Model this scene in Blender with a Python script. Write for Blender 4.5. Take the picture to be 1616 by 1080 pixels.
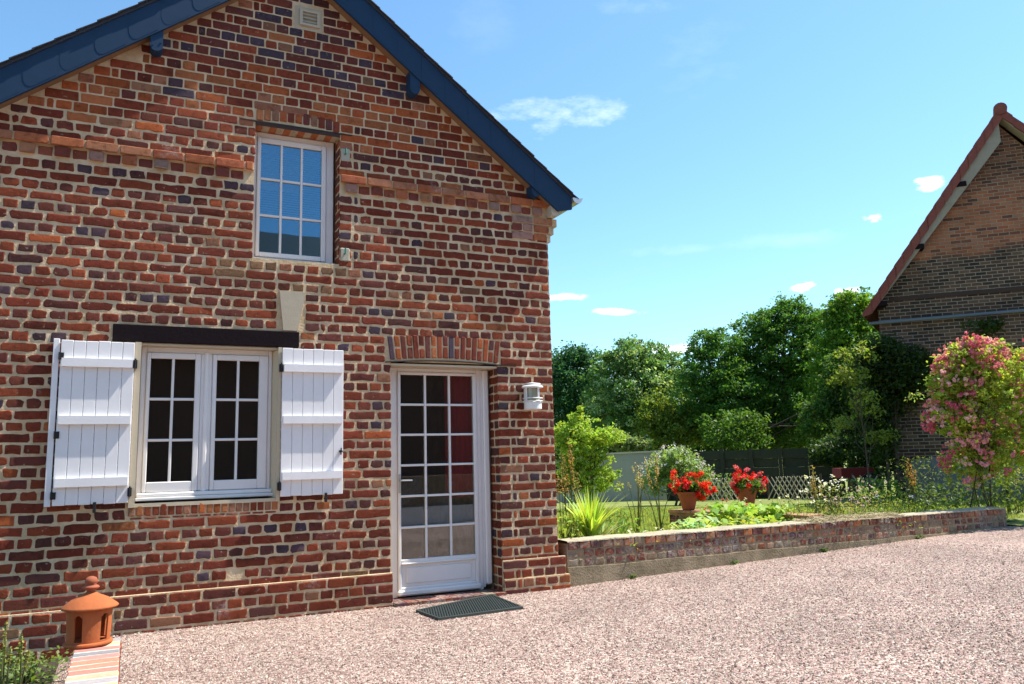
import bpy, math, random
import numpy as np
from mathutils import Vector, Matrix

S = bpy.context.scene
C = S.collection
for o in list(bpy.data.objects): bpy.data.objects.remove(o)

# ------------------------------------------------------------------ camera
CAM = np.array([0.0, -7.400, 1.29]); YAW, PITCH, ROLL, FOC = 1.12178, 0.150345, -0.02669, 1250.0
def cam_basis():
    f = np.array([math.cos(PITCH)*math.cos(YAW), math.cos(PITCH)*math.sin(YAW), math.sin(PITCH)])
    r = np.array([math.sin(YAW), -math.cos(YAW), 0.0]); u = np.cross(r, f)
    return f, math.cos(ROLL)*r+math.sin(ROLL)*u, -math.sin(ROLL)*r+math.cos(ROLL)*u
FW, RT, UP = cam_basis()
cd = bpy.data.cameras.new('camera'); cam = bpy.data.objects.new('camera', cd); C.objects.link(cam)
M = Matrix.Identity(4)
for i in range(3): M[i][0] = RT[i]; M[i][1] = UP[i]; M[i][2] = -FW[i]; M[i][3] = CAM[i]
cam.matrix_world = M
cd.sensor_width = 36; cd.lens = FOC/1616*36; cd.clip_start = .05; cd.clip_end = 3000
S.camera = cam
def ray(px, py): return FW+(px-808)/FOC*RT-(py-540)/FOC*UP
def at(px, py, D):            # a point D metres in front of the camera plane
    return CAM+ray(px, py)*D
def atz(px, py, z):
    d = ray(px, py); return CAM+d*((z-CAM[2])/d[2])
def aty(px, py, y):
    d = ray(px, py); return CAM+d*((y-CAM[1])/d[1])

# ------------------------------------------------------------------ sun, sky, exposure
SUN_EL, SUN_A = math.radians(58), math.radians(11)
sd = Vector((math.cos(SUN_A)*math.cos(SUN_EL), -math.sin(SUN_A)*math.cos(SUN_EL), math.sin(SUN_EL)))
sl = bpy.data.lights.new('sun', 'SUN'); sl.energy = 4.6; sl.angle = math.radians(.53); sl.color = (1, .94, .83)
so = bpy.data.objects.new('sun', sl); C.objects.link(so); so.rotation_euler = (-sd).to_track_quat('-Z', 'Y').to_euler(); so.location = (10, -5, 20)
W = bpy.data.worlds.new('World'); S.world = W; W.use_nodes = True
wn, wl = W.node_tree.nodes, W.node_tree.links; wn.clear()
def N(nodes, t, **k):
    n = nodes.new(t)
    for a, b in k.items():
        if a.startswith('i_'): n.inputs[a[2:].replace('_', ' ')].default_value = b
        else: setattr(n, a, b)
    return n
sky = N(wn, 'ShaderNodeTexSky', sky_type='NISHITA', sun_disc=False, sun_elevation=SUN_EL, sun_rotation=math.radians(90)+SUN_A,
        altitude=50, air_density=1.15, dust_density=.35, ozone_density=1.3)
tint = N(wn, 'ShaderNodeMix', data_type='RGBA', blend_type='MULTIPLY'); tint.inputs[0].default_value = 1
tint.inputs[7].default_value = (.76, 1.015, 1.10, 1)
wl.new(sky.outputs[0], tint.inputs[6])
geo = N(wn, 'ShaderNodeTexCoord')
dirn = geo.outputs['Generated']
def vdot(v):
    n = N(wn, 'ShaderNodeVectorMath', operation='DOT_PRODUCT'); wl.new(dirn, n.inputs[0]); n.inputs[1].default_value = v; return n.outputs['Value']
def mth(op, a, b=None, clamp=False, nodes=wn, links=wl):
    n = N(nodes, 'ShaderNodeMath', operation=op, use_clamp=clamp)
    for i, s in enumerate((a, b)):
        if s is None: continue
        if isinstance(s, (int, float)): n.inputs[i].default_value = s
        else: links.new(s, n.inputs[i])
    return n.outputs[0]
# clouds: soft ellipses of noise fixed in the sky's directions (centre px, half sizes px, tilt, density, feather)
CL = [(890, 180, 125, 30, .02, .55, 1.5), (1463, 292, 27, 13, 0, 1.5, .5), (1375, 346, 23, 9, 0, 1.5, .5), (895, 468, 40, 8, .02, 1.2, .6), (975, 493, 48, 7, .12, 1.1, .7),
      (1268, 453, 24, 10, 0, 1.5, .5), (1335, 463, 26, 12, 0, 1.5, .5), (1060, 550, 42, 10, 0, 1.1, .7), (1100, 90, 70, 60, 0, .07, 1.6), (1240, 380, 110, 16, .05, .10, 1), (1000, 8, 80, 14, .1, .12, 1.6), (1050, 395, 80, 10, 0, .12, 1), (770, 30, 60, 60, 0, .05, 1)]
nz = N(wn, 'ShaderNodeTexNoise', noise_dimensions='3D'); nz.inputs['Scale'].default_value = 22; nz.inputs['Detail'].default_value = 9; nz.inputs['Roughness'].default_value = .62
mp = N(wn, 'ShaderNodeMapping'); mp.inputs['Scale'].default_value = (1, 1, 2.4); wl.new(dirn, mp.inputs[0]); wl.new(mp.outputs[0], nz.inputs['Vector'])
total = None
for (px, py, a, b, tilt, dens, feather) in CL:
    d = ray(px, py); L = np.linalg.norm(d); d = d/L
    r = np.cross(d, [0, 0, 1]); r /= np.linalg.norm(r); u = np.cross(r, d)
    r, u = r*math.cos(tilt)-u*math.sin(tilt), u*math.cos(tilt)+r*math.sin(tilt)
    k = L*FOC
    x = mth('MULTIPLY', vdot(tuple(r)), k/a); y = mth('MULTIPLY', vdot(tuple(u)), k/b)
    rr = mth('ADD', mth('MULTIPLY', x, x), mth('MULTIPLY', y, y))
    m = mth('SUBTRACT', 1.0, rr)
    m = mth('MULTIPLY', m, mth('GREATER_THAN', vdot(tuple(d)), 0.5))
    m = mth('ADD', mth('MULTIPLY', m, .5/feather), mth('MULTIPLY', mth('SUBTRACT', nz.outputs[0], .53), 4.2 if dens > .6 else 2.0))
    m = mth('MULTIPLY', mth('MULTIPLY', m, mth('GREATER_THAN', mth('SUBTRACT', 3.0, rr), 0)), dens, clamp=True)
    fall = mth('SUBTRACT', 1.0, mth('MULTIPLY', rr, .33), clamp=True)
    m = mth('MULTIPLY', m, fall, clamp=True)
    total = m if total is None else mth('MAXIMUM', total, m)
cm = N(wn, 'ShaderNodeMix', data_type='RGBA'); wl.new(total, cm.inputs[0]); wl.new(tint.outputs[2], cm.inputs[6]); cm.inputs[7].default_value = (9.5, 9.8, 10.2, 1)
bg = N(wn, 'ShaderNodeBackground'); bg.inputs[1].default_value = .108; wl.new(cm.outputs[2], bg.inputs[0])
wo = N(wn, 'ShaderNodeOutputWorld'); wl.new(bg.outputs[0], wo.inputs[0])
S.view_settings.view_transform = 'Standard'; S.view_settings.look = 'None'; S.view_settings.gamma = 1; S.view_settings.exposure = 1.02
S.render.engine = 'CYCLES'
S.cycles.max_bounces = 10; S.cycles.diffuse_bounces = 4; S.cycles.glossy_bounces = 4; S.cycles.transparent_max_bounces = 12; S.cycles.caustics_reflective = False; S.cycles.caustics_refractive = False

# ------------------------------------------------------------------ helpers
rng = np.random.default_rng(7); random.seed(7)
class MB:
    def __init__(s): s.v = []; s.f = []; s.m = []; s.c = []; s.n = 0; s.hasc = False
    def add(s, V, F, mat=0, col=None):
        V = np.asarray(V, float); s.v.append(V)
        for f in F: s.f.append([i+s.n for i in f])
        s.m += [mat]*len(F)
        cc = np.ones((len(V), 4)); 
        if col is not None:
            col = np.asarray(col, float); s.hasc = True
            cc[:, :3] = col[..., :3]
        s.c.append(cc); s.n += len(V)
    def box(s, x0, x1, y0, y1, z0, z1, mat=0, col=None, bev=0):
        if bev:
            s.bbox(x0, x1, y0, y1, z0, z1, bev, mat, col); return
        V = [(x, y, z) for z in (z0, z1) for y in (y0, y1) for x in (x0, x1)]
        s.add(V, [(0, 2, 3, 1), (4, 5, 7, 6), (0, 1, 5, 4), (2, 6, 7, 3), (0, 4, 6, 2), (1, 3, 7, 5)], mat, col)
    def bbox(s, x0, x1, y0, y1, z0, z1, b, mat=0, col=None):   # box with chamfered edges
        P = []; idx = {}
        lo = (x0, y0, z0); hi = (x1, y1, z1)
        for sx in (0, 1):
            for sy in (0, 1):
                for sz in (0, 1):
                    c = [hi[i] if q else lo[i] for i, q in enumerate((sx, sy, sz))]; sg = [-1 if q else 1 for q in (sx, sy, sz)]
                    for ax in range(3):
                        p = [c[i]+(0 if i == ax else sg[i]*b) for i in range(3)]; idx[(sx, sy, sz, ax)] = len(P); P.append(p)
        F = []
        for ax in range(3):
            o1, o2 = [i for i in range(3) if i != ax]
            for q in (0, 1):
                ring = []
                for (a, c) in ((0, 0), (1, 0), (1, 1), (0, 1)):
                    k = [0, 0, 0]; k[ax] = q; k[o1] = a; k[o2] = c; ring.append(idx[(*k, ax)])
                F.append(ring)
            for a in (0, 1):                      # edges along ax
                for c in (0, 1):
                    k0 = [0, 0, 0]; k0[o1] = a; k0[o2] = c; k1 = list(k0); k1[ax] = 1
                    F.append([idx[(*k0, o1)], idx[(*k1, o1)], idx[(*k1, o2)], idx[(*k0, o2)]])
        for sx in (0, 1):
            for sy in (0, 1):
                for sz in (0, 1): F.append([idx[(sx, sy, sz, a)] for a in range(3)])
        s.add(P, F, mat, col)
    def tube(s, P, R, n=8, mat=0, col=None, cap=True):
        P = [np.asarray(p, float) for p in P]
        if not hasattr(R, '__len__'): R = [R]*len(P)
        V = []; prev = None
        for i, p in enumerate(P):
            t = P[min(i+1, len(P)-1)]-P[max(i-1, 0)]; t /= (np.linalg.norm(t)+1e-9)
            if prev is None:
                a = np.array([0, 0, 1.]) if abs(t[2]) < .9 else np.array([1., 0, 0])
                u = np.cross(t, a)
            else: u = prev-t*np.dot(prev, t)
            u /= (np.linalg.norm(u)+1e-9); prev = u; w = np.cross(t, u)
            for k in range(n):
                an = 2*math.pi*k/n; V.append(p+R[i]*(math.cos(an)*u+math.sin(an)*w))
        F = [(i*n+k, i*n+(k+1) % n, (i+1)*n+(k+1) % n, (i+1)*n+k) for i in range(len(P)-1) for k in range(n)]
        if cap: F += [tuple(range(n))[::-1], tuple((len(P)-1)*n+k for k in range(n))]
        s.add(V, F, mat, col)
    def lathe(s, prof, cx, cy, n=28, mat=0, col=None):
        V = [(cx+r*math.cos(2*math.pi*k/n), cy+r*math.sin(2*math.pi*k/n), z) for r, z in prof for k in range(n)]
        F = [(i*n+k, i*n+(k+1) % n, (i+1)*n+(k+1) % n, (i+1)*n+k) for i in range(len(prof)-1) for k in range(n)]
        s.add(V, F, mat, col)
    def build(s, name, mats, parent=None, smooth=False):
        me = bpy.data.meshes.new(name)
        V = np.concatenate(s.v) if s.v else np.zeros((0, 3))
        me.from_pydata(V.tolist(), [], s.f)
        if not isinstance(mats, (list, tuple)): mats = [mats]
        for m in mats: me.materials.append(m)
        me.polygons.foreach_set('material_index', s.m)
        if smooth is True: me.polygons.foreach_set('use_smooth', [True]*len(s.f))
        if s.hasc:
            a = me.color_attributes.new('bc', 'FLOAT_COLOR', 'POINT'); a.data.foreach_set('color', np.concatenate(s.c).ravel())
        me.validate(); me.update()
        o = bpy.data.objects.new(name, me); C.objects.link(o)
        if parent: o.parent = parent; o.matrix_parent_inverse = Matrix.Translation(-Vector(world_loc(parent)))
        return o
def world_loc(o): return Vector((0, 0, 0)) if o.type == 'MESH' else Vector(o.location)
def tag(o, label=None, cat=None, group=None, kind=None):
    if label: o['label'] = label
    if cat: o['category'] = cat
    if group: o['group'] = group
    if kind: o['kind'] = kind
    return o
def empty(name, loc, label, cat, group=None):
    o = bpy.data.objects.new(name, None); C.objects.link(o); o.location = loc; o.empty_display_size = .2
    return tag(o, label, cat, group)
def fastmesh(name, V, nper, mats, cols=None, parent=None):
    """V: (n*nper,3) vertices, every nper consecutive vertices form one polygon"""
    n = len(V)//nper
    me = bpy.data.meshes.new(name); me.vertices.add(len(V)); me.vertices.foreach_set('co', np.asarray(V, np.float32).ravel())
    me.loops.add(len(V)); me.loops.foreach_set('vertex_index', np.arange(len(V), dtype=np.int32))
    me.polygons.add(n); me.polygons.foreach_set('loop_start', np.arange(n, dtype=np.int32)*nper)
    try: me.polygons.foreach_set('loop_total', np.full(n, nper, np.int32))
    except Exception: pass
    me.materials.append(mats)
    if cols is not None:
        cc = np.ones((len(V), 4), np.float32); cc[:, :3] = np.repeat(cols, nper, 0)
        a = me.color_attributes.new('bc', 'FLOAT_COLOR', 'POINT'); a.data.foreach_set('color', cc.ravel())
    me.update(calc_edges=True); me.validate()
    o = bpy.data.objects.new(name, me); C.objects.link(o)
    if parent: o.parent = parent; o.matrix_parent_inverse = Matrix.Translation(-Vector(parent.location))
    return o

# ------------------------------------------------------------------ materials
def mat(name, col=(.5, .5, .5), rough=.6, spec=.4, metal=0, noise=None, bump=None, attr=False, attrmul=None, coat=0):
    """noise=(scale, amount) colour variation, bump=(scale, strength, distance)"""
    m = bpy.data.materials.new(name); m.use_nodes = True; nt = m.node_tree; n, l = nt.nodes, nt.links; b = n['Principled BSDF']
    b.inputs['Roughness'].default_value = rough; b.inputs['Specular IOR Level'].default_value = spec; b.inputs['Metallic'].default_value = metal
    tc = N(n, 'ShaderNodeTexCoord'); src = None
    if attr:
        a = N(n, 'ShaderNodeVertexColor', layer_name='bc'); src = a.outputs[0]
    else:
        r = N(n, 'ShaderNodeRGB'); r.outputs[0].default_value = (*col, 1); src = r.outputs[0]
    if noise:
        nz = N(n, 'ShaderNodeTexNoise'); nz.inputs['Scale'].default_value = noise[0]; nz.inputs['Detail'].default_value = 6; nz.inputs['Roughness'].default_value = .65; l.new(tc.outputs['Object'], nz.inputs['Vector'])
        f = mth('ADD', mth('MULTIPLY', mth('SUBTRACT', nz.outputs[0], .5, nodes=n, links=l), 2*noise[1], nodes=n, links=l), 1.0, nodes=n, links=l)
        v = N(n, 'ShaderNodeVectorMath', operation='SCALE'); l.new(src, v.inputs[0]); l.new(f, v.inputs['Scale']); src = v.outputs[0]
    l.new(src, b.inputs['Base Color'])
    if bump:
        nb = N(n, 'ShaderNodeTexNoise'); nb.inputs['Scale'].default_value = bump[0]; nb.inputs['Detail'].default_value = 8; nb.inputs['Roughness'].default_value = .65; l.new(tc.outputs['Object'], nb.inputs['Vector'])
        bp = N(n, 'ShaderNodeBump'); bp.inputs['Strength'].default_value = bump[1]; bp.inputs['Distance'].default_value = bump[2]
        l.new(nb.outputs[0], bp.inputs['Height']); l.new(bp.outputs[0], b.inputs['Normal'])
    return m
def brickmat(name, smear=.56, mort=(.40, .33, .25), eff=.66):
    m = mat(name, rough=.88, spec=.25, attr=True, noise=(30, .28)); n, l = m.node_tree.nodes, m.node_tree.links; b = n['Principled BSDF']
    base = b.inputs['Base Color'].links[0].from_socket
    tc = N(n, 'ShaderNodeTexCoord')
    def ramp(scale, lo, hi, det=5):
        z = N(n, 'ShaderNodeTexNoise'); z.inputs['Scale'].default_value = scale; z.inputs['Detail'].default_value = det; z.inputs['Roughness'].default_value = .7; l.new(tc.outputs['Object'], z.inputs['Vector'])
        r = N(n, 'ShaderNodeMapRange'); r.inputs[1].default_value = lo; r.inputs[2].default_value = hi; l.new(z.outputs[0], r.inputs[0]); return r.outputs[0]
    m1 = N(n, 'ShaderNodeMix', data_type='RGBA'); l.new(base, m1.inputs[6]); m1.inputs[7].default_value = (*mort, 1)
    l.new(mth('MULTIPLY', ramp(26, smear, smear+.06), .75, nodes=n, links=l), m1.inputs[0])
    m2 = N(n, 'ShaderNodeMix', data_type='RGBA'); l.new(m1.outputs[2], m2.inputs[6]); m2.inputs[7].default_value = (.45, .43, .42, 1)
    l.new(mth('MULTIPLY', mth('MULTIPLY', ramp(2.1, eff-.06, eff+.08, 3), ramp(40, .42, .62), nodes=n, links=l), .8, nodes=n, links=l), m2.inputs[0])
    m3 = N(n, 'ShaderNodeMix', data_type='RGBA', blend_type='MULTIPLY'); l.new(m2.outputs[2], m3.inputs[6]); m3.inputs[7].default_value = (.55, .5, .48, 1)
    l.new(mth('MULTIPLY', ramp(14, .52, .62), .7, nodes=n, links=l), m3.inputs[0])
    m4 = N(n, 'ShaderNodeMix', data_type='RGBA', blend_type='MULTIPLY'); l.new(m3.outputs[2], m4.inputs[6]); m4.inputs[7].default_value = (.62, .60, .52, 1)
    l.new(mth('MULTIPLY', ramp(.9, .46, .66, 9), .75, nodes=n, links=l), m4.inputs[0]); l.new(m4.outputs[2], b.inputs['Base Color'])
    nb = N(n, 'ShaderNodeTexNoise'); nb.inputs['Scale'].default_value = 75; nb.inputs['Detail'].default_value = 7; nb.inputs['Roughness'].default_value = .7; l.new(tc.outputs['Object'], nb.inputs['Vector'])
    bp = N(n, 'ShaderNodeBump'); bp.inputs['Strength'].default_value = .8; bp.inputs['Distance'].default_value = .006
    l.new(nb.outputs[0], bp.inputs['Height']); l.new(bp.outputs[0], b.inputs['Normal'])
    return m
def mortarmat(name, col=(.68, .53, .35), dirt=(.44, .32, .18), amt=1.0):
    m = mat(name, col, rough=.95, spec=.1); n, l = m.node_tree.nodes, m.node_tree.links; b = n['Principled BSDF']; tc = N(n, 'ShaderNodeTexCoord')
    z = N(n, 'ShaderNodeTexNoise'); z.inputs['Scale'].default_value = 4; z.inputs['Detail'].default_value = 9; z.inputs['Roughness'].default_value = .7; l.new(tc.outputs['Object'], z.inputs['Vector'])
    cr = N(n, 'ShaderNodeValToRGB'); cr.color_ramp.elements[0].position = .35; cr.color_ramp.elements[0].color = (*dirt, 1); cr.color_ramp.elements[1].position = .6; cr.color_ramp.elements[1].color = (*col, 1)
    l.new(z.outputs[0], cr.inputs[0]); l.new(cr.outputs[0], b.inputs['Base Color'])
    z1 = N(n, 'ShaderNodeTexNoise'); z1.inputs['Scale'].default_value = 45; z1.inputs['Detail'].default_value = 6; z1.inputs['Roughness'].default_value = .6; l.new(tc.outputs['Object'], z1.inputs['Vector'])
    bp = N(n, 'ShaderNodeBump'); bp.inputs['Strength'].default_value = .9*amt; bp.inputs['Distance'].default_value = .012; l.new(z1.outputs[0], bp.inputs['Height']); l.new(bp.outputs[0], b.inputs['Normal'])
    return m
M_brick = brickmat('old_brick', smear=.63, eff=.70); M_brick_dirty = brickmat('weathered_brick', smear=.50, mort=(.27, .23, .17), eff=.56)
M_mortar = mortarmat('lime_mortar'); M_mortar_dirty = mortarmat('dirty_mortar', (.36, .285, .19), (.20, .16, .10))
M_white = mat('white_paint', (.76, .74, .73), rough=.42, spec=.4, noise=(5, .09), bump=(60, .12, .002))
M_shut = mat('white_shutter_paint', (.80, .785, .79), rough=.5, spec=.35, noise=(4, .10), bump=(50, .2, .002))
M_blue = mat('blue_paint', (.011, .038, .085), rough=.65, spec=.25, noise=(7, .15), bump=(30, .2, .003))
M_slate = mat('dark_slate', (.035, .037, .045), rough=.6, noise=(12, .3), bump=(20, .5, .01))
M_timber = mat('dark_stained_timber', (.014, .009, .011), rough=.9, spec=.08, noise=(30, .4), bump=(40, .5, .006))
M_stone = mat('pale_stone', (.45, .39, .29), rough=.9, noise=(12, .15), bump=(60, .4, .005))
M_plaster = mat('cream_plaster', (.55, .47, .34), rough=.9, noise=(6, .12), bump=(30, .3, .005))
M_iron = mat('black_iron', (.02, .02, .022), rough=.5, metal=.3)
M_rust = mat('dark_steel_lintel', (.045, .028, .022), rough=.8, noise=(40, .4))
M_zinc = mat('zinc', (.45, .47, .48), rough=.4, metal=.7, noise=(8, .15))
M_beige = mat('beige_soffit_paint', (.50, .45, .36), rough=.7, noise=(6, .1))
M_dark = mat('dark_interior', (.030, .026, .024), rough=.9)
M_red = mat('red_curtain_cloth', (.78, .05, .07), rough=.9, noise=(10, .2))
M_blind = mat('blind_slats', (.30, .40, .50), rough=.6)
M_terra = mat('terracotta', (.38, .11, .038), rough=.8, spec=.2, noise=(7, .45), bump=(45, .4, .005))
M_terra_old = mat('old_terracotta', (.30, .085, .04), rough=.8, noise=(14, .3), bump=(45, .3, .004))
M_rubber = mat('dark_rubber', (.045, .055, .05), rough=.6, noise=(90, .4))
M_bark = mat('tree_bark', (.075, .055, .04), rough=.95, noise=(10, .4), bump=(18, .8, .03))
M_soil = mat('garden_soil', (.045, .032, .022), rough=1, noise=(8, .5), bump=(20, .8, .04))
M_fence = mat('grey_fence_boards', (.048, .050, .036), rough=.95, spec=.1, noise=(5, .3), bump=(25, .4, .01))
M_concrete = mat('grey_blue_render', (.33, .33, .30), rough=.95, noise=(1.6, .22), bump=(20, .3, .01))
M_dullred = mat('dull_red_paint', (.22, .03, .03), rough=.5)
def leafmat(name, trans=.42, rough=.5):
    m = bpy.data.materials.new(name); m.use_nodes = True; n, l = m.node_tree.nodes, m.node_tree.links; n.clear()
    a = N(n, 'ShaderNodeVertexColor', layer_name='bc'); d = N(n, 'ShaderNodeBsdfPrincipled'); d.inputs['Roughness'].default_value = rough; d.inputs['Specular IOR Level'].default_value = .22
    t = N(n, 'ShaderNodeBsdfTranslucent'); hs = N(n, 'ShaderNodeMix', data_type='RGBA', blend_type='MULTIPLY'); hs.inputs[0].default_value = 1; hs.inputs[7].default_value = (1.5, 1.45, .6, 1)
    l.new(a.outputs[0], d.inputs['Base Color']); l.new(a.outputs[0], hs.inputs[6]); l.new(hs.outputs[2], t.inputs[0])
    mx = N(n, 'ShaderNodeMixShader'); mx.inputs[0].default_value = trans; l.new(d.outputs[0], mx.inputs[1]); l.new(t.outputs[0], mx.inputs[2])
    o = N(n, 'ShaderNodeOutputMaterial'); l.new(mx.outputs[0], o.inputs[0]); return m
M_leaf = leafmat('leaf'); M_petal = leafmat('petal', .25, .7)
def glassmat(name, refl, tintc=(1, 1, 1)):
    m = bpy.data.materials.new(name); m.use_nodes = True; n, l = m.node_tree.nodes, m.node_tree.links; n.clear()
    g = N(n, 'ShaderNodeBsdfGlossy'); g.inputs['Roughness'].default_value = .012; g.inputs[0].default_value = (*tintc, 1); t = N(n, 'ShaderNodeBsdfTransparent'); t.inputs[0].default_value = (.82, .85, .84, 1)
    fr = N(n, 'ShaderNodeFresnel'); fr.inputs[0].default_value = 1.5
    f = mth('ADD', mth('MULTIPLY', fr.outputs[0], 1.6, nodes=n, links=l), refl, clamp=True, nodes=n, links=l)
    mx = N(n, 'ShaderNodeMixShader'); l.new(f, mx.inputs[0]); l.new(t.outputs[0], mx.inputs[1]); l.new(g.outputs[0], mx.inputs[2])
    tc = N(n, 'ShaderNodeTexCoord'); nb = N(n, 'ShaderNodeTexNoise'); nb.inputs['Scale'].default_value = 2.2; l.new(tc.outputs['Object'], nb.inputs['Vector'])
    bp = N(n, 'ShaderNodeBump'); bp.inputs['Strength'].default_value = .05; bp.inputs['Distance'].default_value = .006; l.new(nb.outputs[0], bp.inputs['Height']); l.new(bp.outputs[0], g.inputs['Normal'])
    o = N(n, 'ShaderNodeOutputMaterial'); l.new(mx.outputs[0], o.inputs[0]); return m
M_glass = glassmat('window_glass', .055); M_glass_up = glassmat('double_glazing', .11, (.42, .72, 1.0)); M_glass_lamp = glassmat('lamp_glass', .05)

# gravel
def gravelmat():
    m = bpy.data.materials.new('pink_gravel'); m.use_nodes = True; n, l = m.node_tree.nodes, m.node_tree.links; b = n['Principled BSDF']; b.inputs['Roughness'].default_value = .85; b.inputs['Specular IOR Level'].default_value = .25
    tc = N(n, 'ShaderNodeTexCoord')
    ns = N(n, 'ShaderNodeTexNoise'); ns.inputs['Scale'].default_value = 30; l.new(tc.outputs['Object'], ns.inputs['Vector'])
    mixv = N(n, 'ShaderNodeVectorMath', operation='MULTIPLY_ADD'); l.new(ns.outputs['Color'], mixv.inputs[0]); mixv.inputs[1].default_value = (.012, .012, .012); l.new(tc.outputs['Object'], mixv.inputs[2])
    v = N(n, 'ShaderNodeTexVoronoi'); v.inputs['Scale'].default_value = 68; l.new(mixv.outputs[0], v.inputs['Vector'])
    sp = N(n, 'ShaderNodeSeparateColor'); l.new(v.outputs['Color'], sp.inputs[0])
    cr = N(n, 'ShaderNodeValToRGB'); e = cr.color_ramp.elements; e[0].position = 0; e[0].color = (.09, .055, .045, 1); e[1].position = 1; e[1].color = (.62, .54, .46, 1)
    for p, c in ((.25, (.24, .155, .13)), (.5, (.385, .25, .22)), (.72, (.44, .31, .265)), (.88, (.50, .41, .335))):
        q = e.new(p); q.color = (*c, 1)
    l.new(sp.outputs[0], cr.inputs[0])
    big = N(n, 'ShaderNodeTexNoise'); big.inputs['Scale'].default_value = .9; big.inputs['Detail'].default_value = 5; l.new(tc.outputs['Object'], big.inputs['Vector'])
    sc = N(n, 'ShaderNodeVectorMath', operation='SCALE'); l.new(cr.outputs[0], sc.inputs[0]); l.new(mth('ADD', mth('MULTIPLY', big.outputs[0], .9, nodes=n, links=l), .58, nodes=n, links=l), sc.inputs['Scale'])
    l.new(sc.outputs[0], b.inputs['Base Color'])
    h = mth('ADD', mth('MULTIPLY', mth('SUBTRACT', 1.0, v.outputs['Distance'], nodes=n, links=l), 1.0, nodes=n, links=l), mth('MULTIPLY', sp.outputs[1], 1.2, nodes=n, links=l), nodes=n, links=l)
    bp = N(n, 'ShaderNodeBump'); bp.inputs['Strength'].default_value = 1; bp.inputs['Distance'].default_value = .012; l.new(h, bp.inputs['Height']); l.new(bp.outputs[0], b.inputs['Normal'])
    return m
M_gravel = gravelmat()
def grassmat():
    m = bpy.data.materials.new('lawn_grass'); m.use_nodes = True; n, l = m.node_tree.nodes, m.node_tree.links; b = n['Principled BSDF']; b.inputs['Roughness'].default_value = .9; b.inputs['Specular IOR Level'].default_value = .15
    tc = N(n, 'ShaderNodeTexCoord'); z = N(n, 'ShaderNodeTexNoise'); z.inputs['Scale'].default_value = 1.3; z.inputs['Detail'].default_value = 12; z.inputs['Roughness'].default_value = .75; l.new(tc.outputs['Object'], z.inputs['Vector'])
    cr = N(n, 'ShaderNodeValToRGB'); e = cr.color_ramp.elements; e[0].position = .35; e[0].color = (.13, .17, .04, 1); e[1].position = .68; e[1].color = (.29, .31, .10, 1)
    l.new(z.outputs[0], cr.inputs[0]); l.new(cr.outputs[0], b.inputs['Base Color'])
    z1 = N(n, 'ShaderNodeTexNoise'); z1.inputs['Scale'].default_value = 60; z1.inputs['Detail'].default_value = 5; l.new(tc.outputs['Object'], z1.inputs['Vector'])
    bp = N(n, 'ShaderNodeBump'); bp.inputs['Strength'].default_value = .8; bp.inputs['Distance'].default_value = .03; l.new(z1.outputs[0], bp.inputs['Height']); l.new(bp.outputs[0], b.inputs['Normal'])
    return m
M_grass = grassmat()

# ------------------------------------------------------------------ ground
def zg(x): return (-.17 if x < -.3 else 0.0) if x < 4 else (.0275*(x-4.0) if x < 14 else .275)
def zlawn(x, y):
    s = x*.434+(y+7.4)*.901
    return .33-.0286*(min(s, 31)-9)
mb = MB()
xs = np.concatenate([[-40, -10], np.arange(-4, 16, .5), [20, 30, 60]]); ys = np.concatenate([[-60, -20], np.arange(-10, .3, .5)])
V = [(x, y, zg(x)) for y in ys for x in xs]; nx = len(xs)
F = [(j*nx+i, j*nx+i+1, (j+1)*nx+i+1, (j+1)*nx+i) for j in range(len(ys)-1) for i in range(nx-1)]
mb.add(V, F); tag(mb.build('gravel_yard', M_gravel), kind='structure')
mb = MB()
xs = np.concatenate([np.arange(3.9, 40, .8), [60, 120, 400]]); ys = np.concatenate([[.16], np.arange(.5, 36, .8), [60, 120, 400]])
V = [(x, y, zlawn(x, y)+.02*math.sin(x*1.3)*math.sin(y*.9)) for y in ys for x in xs]; nx = len(xs)
F = [(j*nx+i, j*nx+i+1, (j+1)*nx+i+1, (j+1)*nx+i) for j in range(len(ys)-1) for i in range(nx-1)]
mb.add(V, F); tag(mb.build('lawn', M_grass), kind='structure')
mb = MB(); mb.add([(-1500, -1500, -.6), (1500, -1500, -.6), (1500, 1500, -.6), (-1500, 1500, -.6)], [(0, 1, 2, 3)]); tag(mb.build('ground', M_grass), kind='structure')
# a verge of grass right of the wall's end
mb = MB(); P = [(11.36, -.25), (12.5, -.5), (30, -2.0), (30, 1.2), (11.36, 1.2)]
mb.add([(x, y, zg(x)+.008+(.05 if y > 0 else 0)) for x, y in P], [(0, 1, 2, 3, 4)]); tag(mb.build('grass_verge', M_grass), kind='structure')

# loose stones on top of the gravel, near part of the yard
n = 70000
sx = rng.uniform(-.6, 9.5, n*2); sy = -rng.power(1.0, n*2)*5.2
dd = (sx*FW[0]+(sy+7.4)*FW[1]); keep = (dd > 2.6)&(rng.random(n*2) < np.clip(1.9-dd*.17, .15, 1)); keep &= ~((sx < -.03)&(sy < -1.6))
sx = sx[keep][:n]; sy = sy[keep][:n]; n = len(sx)
oct_v = np.array([(1, 0, 0), (0, 1, 0), (-1, 0, 0), (0, -1, 0), (0, 0, 1.0)]); oct_f = [(0, 1, 4), (1, 2, 4), (2, 3, 4), (3, 0, 4)]
r = rng.uniform(.004, .0095, n); ang = rng.uniform(0, 6.28, n)
sc = np.stack([r*rng.uniform(.8, 1.5, n), r*rng.uniform(.7, 1.1, n), r*rng.uniform(.5, 1.1, n)], 1)
V = oct_v[None]*sc[:, None, :]; V = V+rng.normal(0, .15, V.shape)*r[:, None, None]
ca, sa = np.cos(ang), np.sin(ang)
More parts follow.
